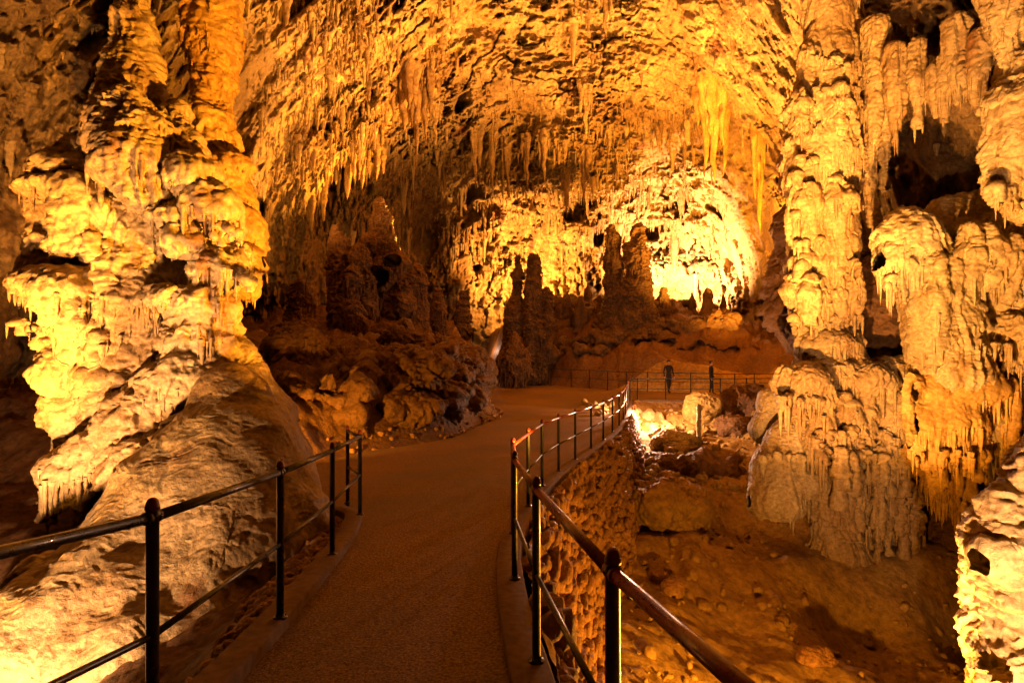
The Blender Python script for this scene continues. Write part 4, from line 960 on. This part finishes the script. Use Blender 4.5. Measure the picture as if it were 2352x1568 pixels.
# --- brown formations left of centre
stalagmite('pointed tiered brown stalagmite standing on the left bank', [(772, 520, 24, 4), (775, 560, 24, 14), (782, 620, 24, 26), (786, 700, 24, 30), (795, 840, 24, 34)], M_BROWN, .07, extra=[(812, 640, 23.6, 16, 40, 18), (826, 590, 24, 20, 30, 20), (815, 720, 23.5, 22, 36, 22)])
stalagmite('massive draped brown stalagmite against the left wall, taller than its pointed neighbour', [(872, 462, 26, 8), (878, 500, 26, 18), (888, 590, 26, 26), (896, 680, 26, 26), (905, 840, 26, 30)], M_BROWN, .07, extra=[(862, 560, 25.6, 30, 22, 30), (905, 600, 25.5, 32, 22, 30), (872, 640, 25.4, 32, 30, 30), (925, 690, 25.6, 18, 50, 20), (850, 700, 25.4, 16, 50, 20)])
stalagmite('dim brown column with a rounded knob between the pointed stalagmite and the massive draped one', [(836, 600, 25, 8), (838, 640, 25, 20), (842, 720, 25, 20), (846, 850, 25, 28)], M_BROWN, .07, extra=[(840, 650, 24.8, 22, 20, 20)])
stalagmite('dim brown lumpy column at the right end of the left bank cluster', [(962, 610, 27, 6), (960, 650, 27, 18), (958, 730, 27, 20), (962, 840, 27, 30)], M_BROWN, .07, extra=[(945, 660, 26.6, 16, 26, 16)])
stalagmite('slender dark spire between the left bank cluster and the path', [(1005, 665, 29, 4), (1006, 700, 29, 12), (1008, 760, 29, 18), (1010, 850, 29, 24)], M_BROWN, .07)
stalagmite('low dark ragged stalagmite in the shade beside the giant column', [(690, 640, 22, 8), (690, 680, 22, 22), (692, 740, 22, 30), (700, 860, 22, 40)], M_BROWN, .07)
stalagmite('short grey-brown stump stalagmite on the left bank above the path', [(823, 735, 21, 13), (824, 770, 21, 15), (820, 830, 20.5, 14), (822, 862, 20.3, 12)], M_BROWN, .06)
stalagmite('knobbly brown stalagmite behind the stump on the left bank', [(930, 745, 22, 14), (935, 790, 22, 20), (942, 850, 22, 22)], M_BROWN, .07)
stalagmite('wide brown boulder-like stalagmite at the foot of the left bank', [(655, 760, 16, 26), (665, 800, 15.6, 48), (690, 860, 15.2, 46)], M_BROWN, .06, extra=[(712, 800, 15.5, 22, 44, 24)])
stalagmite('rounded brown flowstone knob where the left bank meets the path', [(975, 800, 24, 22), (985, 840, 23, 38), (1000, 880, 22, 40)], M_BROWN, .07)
#FORM_END

# --- pit objects
def boulder(label, c, r, mat=M_STONE, h=None, seed=0.0, squash=(1, 1, .7), nod=.12):
    r_ = np.array(squash) * r; h = h or max(.02, r / 14)
    v = Vol(np.array(c) - r_ * 1.5 - .05, np.array(c) + r_ * 1.5 + .05, h)
    v.ell(c, r_, .1)
    rg_ = random.Random(seed)
    for k in range(3):
        v.ell(np.array(c) + r_ * [rg_.uniform(-.6, .6), rg_.uniform(-.6, .6), rg_.uniform(-.2, .4)], r_ * rg_.uniform(.4, .65), r * .1)
    o = rock('boulder', v, mat, dict(tier=0, flute=0, nod=nod * r, ns=1.6 / r, fine=.02 * r, big=.3 * r, seed=seed))
    return tag(o, label, 'boulder')
def gnd(px, py, Y0=3, Y1=34, n=400):
    """where the sight line through a photo position meets the ground"""
    ys = np.linspace(Y0, Y1, n); xs = (px - 1176) * ys / FP; zz = (784 - py) * ys / FP
    g_ = ground_z(xs, ys); k = np.argmax(zz < g_)
    return np.array([xs[k], ys[k], g_[k]])
c = gnd(1560, 1210, 8, 22); boulder('large smooth tan boulder lying in the pit beside the curved wall', c + [0, 1.0, .1], 1.05, M_DIRT, .05, 1.0, (1, 1, .8), .03)
c = gnd(1690, 1066, 10, 24); boulder('lone reddish stone lying in the pit near the flowstone cascade', c + [0, .1, .12], .24, M_STONE, None, 2.0, (.8, .8, 1))
c = gnd(1550, 1030, 10, 24); boulder('glaring white boulder in the lit corner of the pit, front one', c + [0, .3, .1], .55, M_PALE, .035, 3.0, (1.3, .8, .6), .2)
c = gnd(1620, 985, 12, 24); boulder('tall rounded boulder behind the thin upright stalagmite in the pit', c + [.3, .9, .3], .8, M_DIRT, .05, 4.0, (.8, .8, 1.2), .1)
c = gnd(1495, 975, 12, 24); boulder('glaring white boulder in the lit corner of the pit, back right one', c + [.1, .6, .2], .32, M_PALE, .03, 5.0, (1, .8, .8), .2)
c = gnd(1466, 970, 12, 24); boulder('glaring white boulder in the lit corner of the pit, against the curved wall', c + [.1, .9, .2], .26, M_PALE, .03, 6.0, (1, .8, .9), .2)
c = gnd(1520, 1110, 8, 22); boulder('dark flat slab of rock crossing the pit behind the smooth boulder', c + [.9, 1.6, 0], 1.2, M_BROWN, .05, 7.0, (1.5, .6, .38), .2)
c = gnd(1515, 1330, 6, 18); boulder('angular stone on the clay slope, left one of two close together', c + [0, 0, .05], .2, M_STONE, None, 8.0)
c = gnd(1545, 1355, 6, 18); boulder('angular stone on the clay slope, right one of two close together', c + [0, 0, .05], .22, M_STONE, None, 9.0)
c = gnd(1880, 1520, 6, 18); boulder('isolated stone low on the clay slope at the bottom right', c + [0, 0, .0], .24, M_STONE, None, 10.0, (1.2, .8, .7), .5)
c = gnd(1740, 950, 12, 30); boulder('big dark boulder under the far walkway beside the pale cascade', c + [0, .6, .1], 1.0, M_BROWN, .06, 12.0, (1.3, .8, .8), .12)
c = gnd(1700, 1000, 12, 30); boulder('rounded brown boulder below the far walkway, half in shade', c + [0, .5, .1], .7, M_BROWN, .05, 13.0, (1, .8, .8), .12)
c = gnd(1605, 1022, 10, 24); YB = c[1]
v = Vol(c - [.3, .3, .2], c + [.3, .3, 1.7], .022)
hh = (1022 - 932) * YB / FP
v.cone(c - [0, 0, .1], .08, c + [0, 0, hh], .045, .05)
o = rock('stalagmite', v, M_PALE, dict(tier=.012, th=.12, flute=0, nod=.03, ns=9, fine=.006, big=.03, seed=61.0))
tag(o, 'thin upright white stalagmite standing like a stick in the lit pit', 'stalagmite')

# --- rubble between the left kerb and the flowstone
rg = random.Random(3); rv = []; rq = []; nb = 0
ico = bmesh.new(); bmesh.ops.create_icosphere(ico, subdivisions=2, radius=1.0)
IV = np.array([v_.co[:] for v_ in ico.verts]); IF = np.array([[q.index for q in f_.verts] for f_ in ico.faces]); ico.free()
def rubble(line, off0, off1, n, smin, smax, name, label, zf, side=-1):
    VV = []; QQ = []; nb = 0
    T = np.gradient(line, axis=0); T /= np.linalg.norm(T, axis=1, keepdims=True)
    for k in range(n):
        i = rg.randrange(len(line)); t_ = T[i]; nn_ = np.array([t_[1], -t_[0]])
        o_ = rg.uniform(off0, off1); q = line[i] + nn_ * o_ * side * -1 + t_ * rg.uniform(-.12, .12)
        s_ = rg.uniform(smin, smax)
        R_ = np.array(Matrix.Rotation(rg.uniform(0, 6), 3, Vector((rg.random(), rg.random(), rg.random() + .1)).normalized()))
        vv = IV * (1 + .22 * vnoise((IV * 1.3 + k).astype(F32), 1.0)[:, None]) * [s_, s_ * rg.uniform(.6, 1), s_ * rg.uniform(.45, .8)]
        VV.append(vv @ R_.T + [q[0], q[1], zf(q[0], q[1], o_) + s_ * .2]); QQ.append(IF + nb); nb += len(IV)
    me = np_mesh(name, np.concatenate(VV), np.concatenate(QQ), M_STONE, smooth=False)
    tag(link(name, me), label, 'rubble', kind='stuff')
KLn = PL[(PL[:, 1] > 1.2) & (PL[:, 1] < 7.4)]
rubble(KLn, -.15, -.62, 1500, .02, .065, 'rubble', 'small broken stones packed behind the low kerb under the left railing', lambda x, y, o_: float(ground_z(np.array([x]), np.array([y]))[0]))
SL = PL[(PL[:, 1] > 12) & (PL[:, 1] < 24)]
rubble(SL, -.0, -.6, 130, .03, .09, 'rubble', 'loose stones along the foot of the brown left bank', lambda x, y, o_: float(ground_z(np.array([x]), np.array([y]))[0]))

rp = np.random.default_rng(23); VV = []; QQ = []; nb = 0
xs_ = rp.uniform(1.2, 10.5, 1500); ys_ = rp.uniform(5.2, 23.5, 1500)
ok_ = (~poly_in(xs_, ys_, PATH_POLY)) & (poly_dist(xs_, ys_, PR, False) > .9) & (vnoise(np.stack([xs_, ys_, 0 * xs_], -1).astype(F32), .55) > -.25)
xs_, ys_ = xs_[ok_], ys_[ok_]; zs_ = ground_z(xs_, ys_)
for k in range(len(xs_)):
    s_ = .018 + .11 * rp.random() ** 4 + .004 * ys_[k] * rp.random()
    R_ = np.array(Matrix.Rotation(rp.uniform(0, 6), 3, Vector(rp.random(3) + .05).normalized()))
    vv = np.clip(IV * (1 + .35 * vnoise((IV * 1.5 + k).astype(F32), 1.0)[:, None]), -.85, .85) * [s_, s_ * rp.uniform(.6, 1), s_ * rp.uniform(.4, .8)]
    VV.append(vv @ R_.T + [xs_[k], ys_[k], zs_[k] + s_ * .15]); QQ.append(IF + nb); nb += len(IV)
me = np_mesh('pebbles', np.concatenate(VV), np.concatenate(QQ), M_DIRT, smooth=False)
tag(link('pebbles', me), 'small broken stones strewn over the clay floor of the pit', 'pebbles', kind='stuff')

VV = []; QQ = []; nb = 0
for k in range(420):
    x_ = rp.uniform(3.0, 6.6); y_ = rp.uniform(15.5, 23.3)
    if float(poly_dist(np.array([x_]), np.array([y_]), PR, False)[0]) < .7: continue
    z_ = float(ground_z(np.array([x_]), np.array([y_]))[0]); s_ = .05 + .26 * rp.random() ** 3
    R_ = np.array(Matrix.Rotation(rp.uniform(0, 6), 3, Vector(rp.random(3) + .05).normalized()))
    vv = np.clip(IV * (1 + .4 * vnoise((IV * 1.4 + k).astype(F32), 1.0)[:, None]), -.8, .8) * [s_, s_ * rp.uniform(.6, 1), s_ * rp.uniform(.4, .7)]
    VV.append(vv @ R_.T + [x_, y_, z_ + s_ * .2]); QQ.append(IF + nb); nb += len(IV)
me = np_mesh('broken_rock', np.concatenate(VV), np.concatenate(QQ), M_CALC, smooth=False)
tag(link('broken_rock', me), 'pale broken rock heaped in the lit corner of the pit by the curved wall', 'rubble', kind='stuff')

# ------------------------------------------------------------------ railings
def tube(bm, a, b, r, seg=14):
    a = Vector(a); b = Vector(b); d = b - a
    m = Matrix.Translation((a + b) / 2) @ d.to_track_quat('Z', 'Y').to_matrix().to_4x4()
    bmesh.ops.create_cone(bm, cap_ends=True, segments=seg, radius1=r, radius2=r, depth=d.length, matrix=m)
def fin(name, bm, mat, parent=None):
    me = bpy.data.meshes.new(name); bm.to_mesh(me); bm.free(); me.materials.append(mat)
    me.polygons.foreach_set('use_smooth', [len(p_.vertices) == 4 or p_.area < 2e-4 for p_ in me.polygons])
    return link(name, me, parent)
def lathe(bm, prof, seg=18, c=(0, 0, 0)):
    rings = []
    for r_, z_ in prof:
        rings.append([bm.verts.new((c[0] + r_ * math.cos(2 * math.pi * k / seg), c[1] + r_ * math.sin(2 * math.pi * k / seg), c[2] + z_)) for k in range(seg)])
    for a, b in zip(rings[:-1], rings[1:]):
        for k in range(seg): bm.faces.new((a[k], a[(k + 1) % seg], b[(k + 1) % seg], b[k]))
    bm.faces.new(rings[-1]); bm.faces.new(rings[0][::-1])
RP = .0235
bm = bmesh.new(); lathe(bm, [(RP, -.10), (RP, .925), (RP + .004, .93), (RP + .004, .94), (RP, .945), (RP, .965)]); POSTM = fin('post', bm, M_POST); 
bm = bmesh.new(); lathe(bm, [(RP + .003, .955), (RP + .003, .968), (RP, .975), (RP * .92, .985), (RP * .7, .995), (RP * .35, 1.001), (.001, 1.003)]); CAPM = fin('cap', bm, M_RED)
bm = bmesh.new(); lathe(bm, [(.045, 0), (.045, .008), (RP + .006, .012), (RP + .004, .03)]); 
for q in range(4):
    a_ = math.pi / 4 + q * math.pi / 2
    bmesh.ops.create_cone(bm, cap_ends=True, segments=6, radius1=.006, radius2=.005, depth=.008, matrix=Matrix.Translation((.036 * math.cos(a_), .036 * math.sin(a_), .012)))
FOOTM = fin('foot_plate', bm, M_POST)
for t_ in (POSTM, CAPM, FOOTM): COL.objects.unlink(t_)
def railing(label, pts, base=lambda x, y: zp(y) + (.05 if y > 3 else .05 - .03 * (3 - max(y, 1)) / 2), rail_r=.021, red_top=True, caps=True, skip=(), h=1.0):
    root = bpy.data.objects.new('railing', None); COL.objects.link(root)
    x0, y0 = pts[0]; root.location = (x0, y0, float(base(x0, y0))); L0 = Vector(root.location)
    tag(root, label, 'railing')
    W = [Vector((x, y, float(base(x, y)))) - L0 for x, y in pts]
    for i, w in enumerate(W):
        if i in skip: continue
        p_ = POSTM.copy(); COL.objects.link(p_); p_.parent = root; p_.location = w; p_.scale = (1, 1, h)
        if caps:
            c_ = CAPM.copy(); COL.objects.link(c_); c_.parent = p_
            f_ = FOOTM.copy(); COL.objects.link(f_); f_.parent = p_
    for a, b in zip(W[:-1], W[1:]):
        bm = bmesh.new(); up = Vector((0, 0, .925 * h)); d = (b - a).normalized()
        tube(bm, a + up + d * RP * .6, b + up - d * RP * .6, rail_r)
        tube(bm, a + up + d * RP * .6, a + up + d * (RP + .014), rail_r + .004); tube(bm, b + up - d * (RP + .014), b + up - d * RP * .6, rail_r + .004)
        fin('top_rail', bm, M_RED if red_top else M_POST, root)
        bm = bmesh.new(); up = Vector((0, 0, .47 * h))
        tube(bm, a + up + d * RP * .6, b + up - d * RP * .6, rail_r * .66, 10)
        fin('middle_rail', bm, M_POST, root)
    return root
# left: from behind the camera to the corner, then turning back
railing('dark railing with domed post caps on the left kerb, turning back at its end',
        [(-2.15, -.5), (-1.62, .8), (-1.385, 2.18), (-1.475, 3.6), (-1.60, 5.04), (-1.80, 6.7), (-2.12, 7.3)], base=lambda x, y: zp(y) + (.07 if y > 3 else .07 + .06 * (3 - max(y, 1)) / 2), red_top=False)
railing('long railing with red-brown top rail along the curved stone wall',
        [(.68, -.30), (.49, .70), (.303, 1.70), (.132, 3.06), (.02, 4.42), (.01, 5.9), (.206, 7.22), (.448, 8.44), (.81, 9.85), (1.24, 11.1), (1.76, 12.6), (2.26, 14), (2.75, 15.5), (3.2, 16.9), (3.62, 18.4), (4.0, 19.9), (4.55, 22.2), (5.15, 24.7)])
railing('thin pale-lit railing on the near side of the far walkway, above the low wall',
        [(5.2, 24.95), (5.54, 25), (6.79, 25), (8.0, 25), (9.2, 25), (10.4, 25.1), (11.7, 25.2), (13, 25.4)], red_top=False, caps=False, skip=(3,))
railing('black railing on the far side of the walkway in front of the rock mound',
        [(2.2, 32.0), (3.25, 31.1), (4.15, 30.4), (5.0, 29.6), (5.9, 29.2), (6.9, 28.8), (7.9, 28.5), (8.9, 28.2), (9.9, 27.9), (10.9, 27.7), (11.9, 27.8), (12.9, 27.9), (13.9, 28.2)], red_top=False, caps=False)

# ------------------------------------------------------------------ people on the far walkway
M_SKIN = plain_mat('skin', (.45, .24, .15), .5, scale=30, var=.05)
M_CLOTH = plain_mat('black_cloth', (.012, .010, .010), .9, scale=40, var=.3)
M_CLOTH2 = plain_mat('dark_trousers', (.018, .014, .014), .9, scale=40, var=.3)
M_HAIR = plain_mat('dark_hair', (.02, .012, .008), .6, scale=60, var=.3)
def person(label, x, y, rz, pose):
    H = 1.62; root = bpy.data.objects.new('person', None); COL.objects.link(root)
    root.location = (x, y, float(zp(y))); root.rotation_euler = (0, 0, rz); tag(root, label, 'person', 'visitors on the far walkway')
    st = pose.get('step', .1); ar = pose.get('arm', .1)
    J = [((0, 0, .86), .125), ((0, 0, 1.02), .115), ((0, .01, 1.22), .15), ((0, .01, 1.36), .085), ((0, 0, 1.42), .052), ((0, -.01, 1.50), .082), ((0, -.01, 1.58), .075)]
    E = [(i, i + 1) for i in range(6)]
    for s in (-1, 1):
        b0 = len(J)
        J += [((.09 * s, st * .2 * s, .80), .088), ((.10 * s, -.02 + st * .6 * s, .44), .058), ((.10 * s, st * 1.3 * s, .09), .04), ((.11 * s, st * 1.3 * s - .14, .035), .034)]
        E += [(0, b0), (b0, b0 + 1), (b0 + 1, b0 + 2), (b0 + 2, b0 + 3)]
        b1 = len(J)
        J += [((.19 * s, .01, 1.33), .055), ((.23 * s, .03 - ar * s * .5, 1.06), .042), ((.22 * s, -.06 - ar * s, .84), .03), ((.22 * s, -.08 - ar * s * 1.1, .76), .028)]
        E += [(3, b1), (b1, b1 + 1), (b1 + 1, b1 + 2), (b1 + 2, b1 + 3)]
        b2 = len(J)
        for q in range(4):
            J.append(((.20 * s + .012 * q * s, -.085 - ar * s * 1.15 - .008 * q, .69 + .006 * abs(q - 1.5)), .009)); E.append((b1 + 3, b2 + q))
        J.append(((.19 * s, -.12 - ar * s * 1.1, .74), .010)); E.append((b1 + 3, b2 + 4))
    me = bpy.data.meshes.new('body'); me.from_pydata([j[0] for j in J], E, [])
    ob = bpy.data.objects.new('body', me); COL.objects.link(ob)
    md = ob.modifiers.new('skin', 'SKIN'); sd = ob.modifiers.new('sub', 'SUBSURF'); sd.levels = 1; sd.render_levels = 1
    for i, sv in enumerate(me.skin_vertices[0].data): sv.radius = (J[i][1], J[i][1] * .85); sv.use_root = (i == 0)
    dg = bpy.context.evaluated_depsgraph_get(); m2 = bpy.data.meshes.new_from_object(ob.evaluated_get(dg))
    bpy.data.objects.remove(ob); m2.name = 'body'; m2.materials.clear()
    for mm in (M_SKIN, M_CLOTH, M_CLOTH2): m2.materials.append(mm)
    for p_ in m2.polygons:
        z_ = p_.center.z; xx = abs(p_.center.x)
        p_.material_index = 0 if (z_ > 1.40 or (xx > .17 and z_ < .82 and z_ > .6)) else (2 if z_ < .88 and xx < .17 or z_ < .6 else 1)
        p_.use_smooth = True
    link('body', m2, root)
    bm = bmesh.new(); bmesh.ops.create_uvsphere(bm, u_segments=14, v_segments=10, radius=.1, matrix=Matrix.Translation((0, .015, 1.575)) @ Matrix.Diagonal((.88, 1.0, .86, 1)))
    bmesh.ops.delete(bm, geom=[v_ for v_ in bm.verts if v_.co.y < -.02 and v_.co.z < 1.60], context='VERTS')
    fin('hair', bm, M_HAIR, root)
    return root
person('person in black clothes standing on the far walkway, nearer the middle of the picture', 7.75, 28.0, .3, dict(step=.12, arm=.08))
person('person in black clothes standing alone further right on the far walkway', 9.65, 27.4, 1.2, dict(step=.06, arm=.05))

# small stone table beside the far bend of the path
root = bpy.data.objects.new('stone_table', None); COL.objects.link(root); c = P3(1036, 828, 42); c[2] = float(zp(42))+.05
root.location = Vector(c); tag(root, 'low flat-topped table half hidden at the far bend of the path', 'table')
bm = bmesh.new(); bmesh.ops.create_cube(bm, size=1, matrix=Matrix.Translation((0, 0, .82)) @ Matrix.Diagonal((2.2, .9, .1, 1)))
bmesh.ops.bevel(bm, geom=bm.edges[:], offset=.02, segments=2); fin('table_top', bm, M_STONE, root)
for s in (-1, 1):
    bm = bmesh.new(); bmesh.ops.create_cube(bm, size=1, matrix=Matrix.Translation((.8 * s, 0, .33)) @ Matrix.Diagonal((.3, .6, .88, 1)))
    bmesh.ops.bevel(bm, geom=bm.edges[:], offset=.02, segments=2); fin('leg', bm, M_BROWN, root)
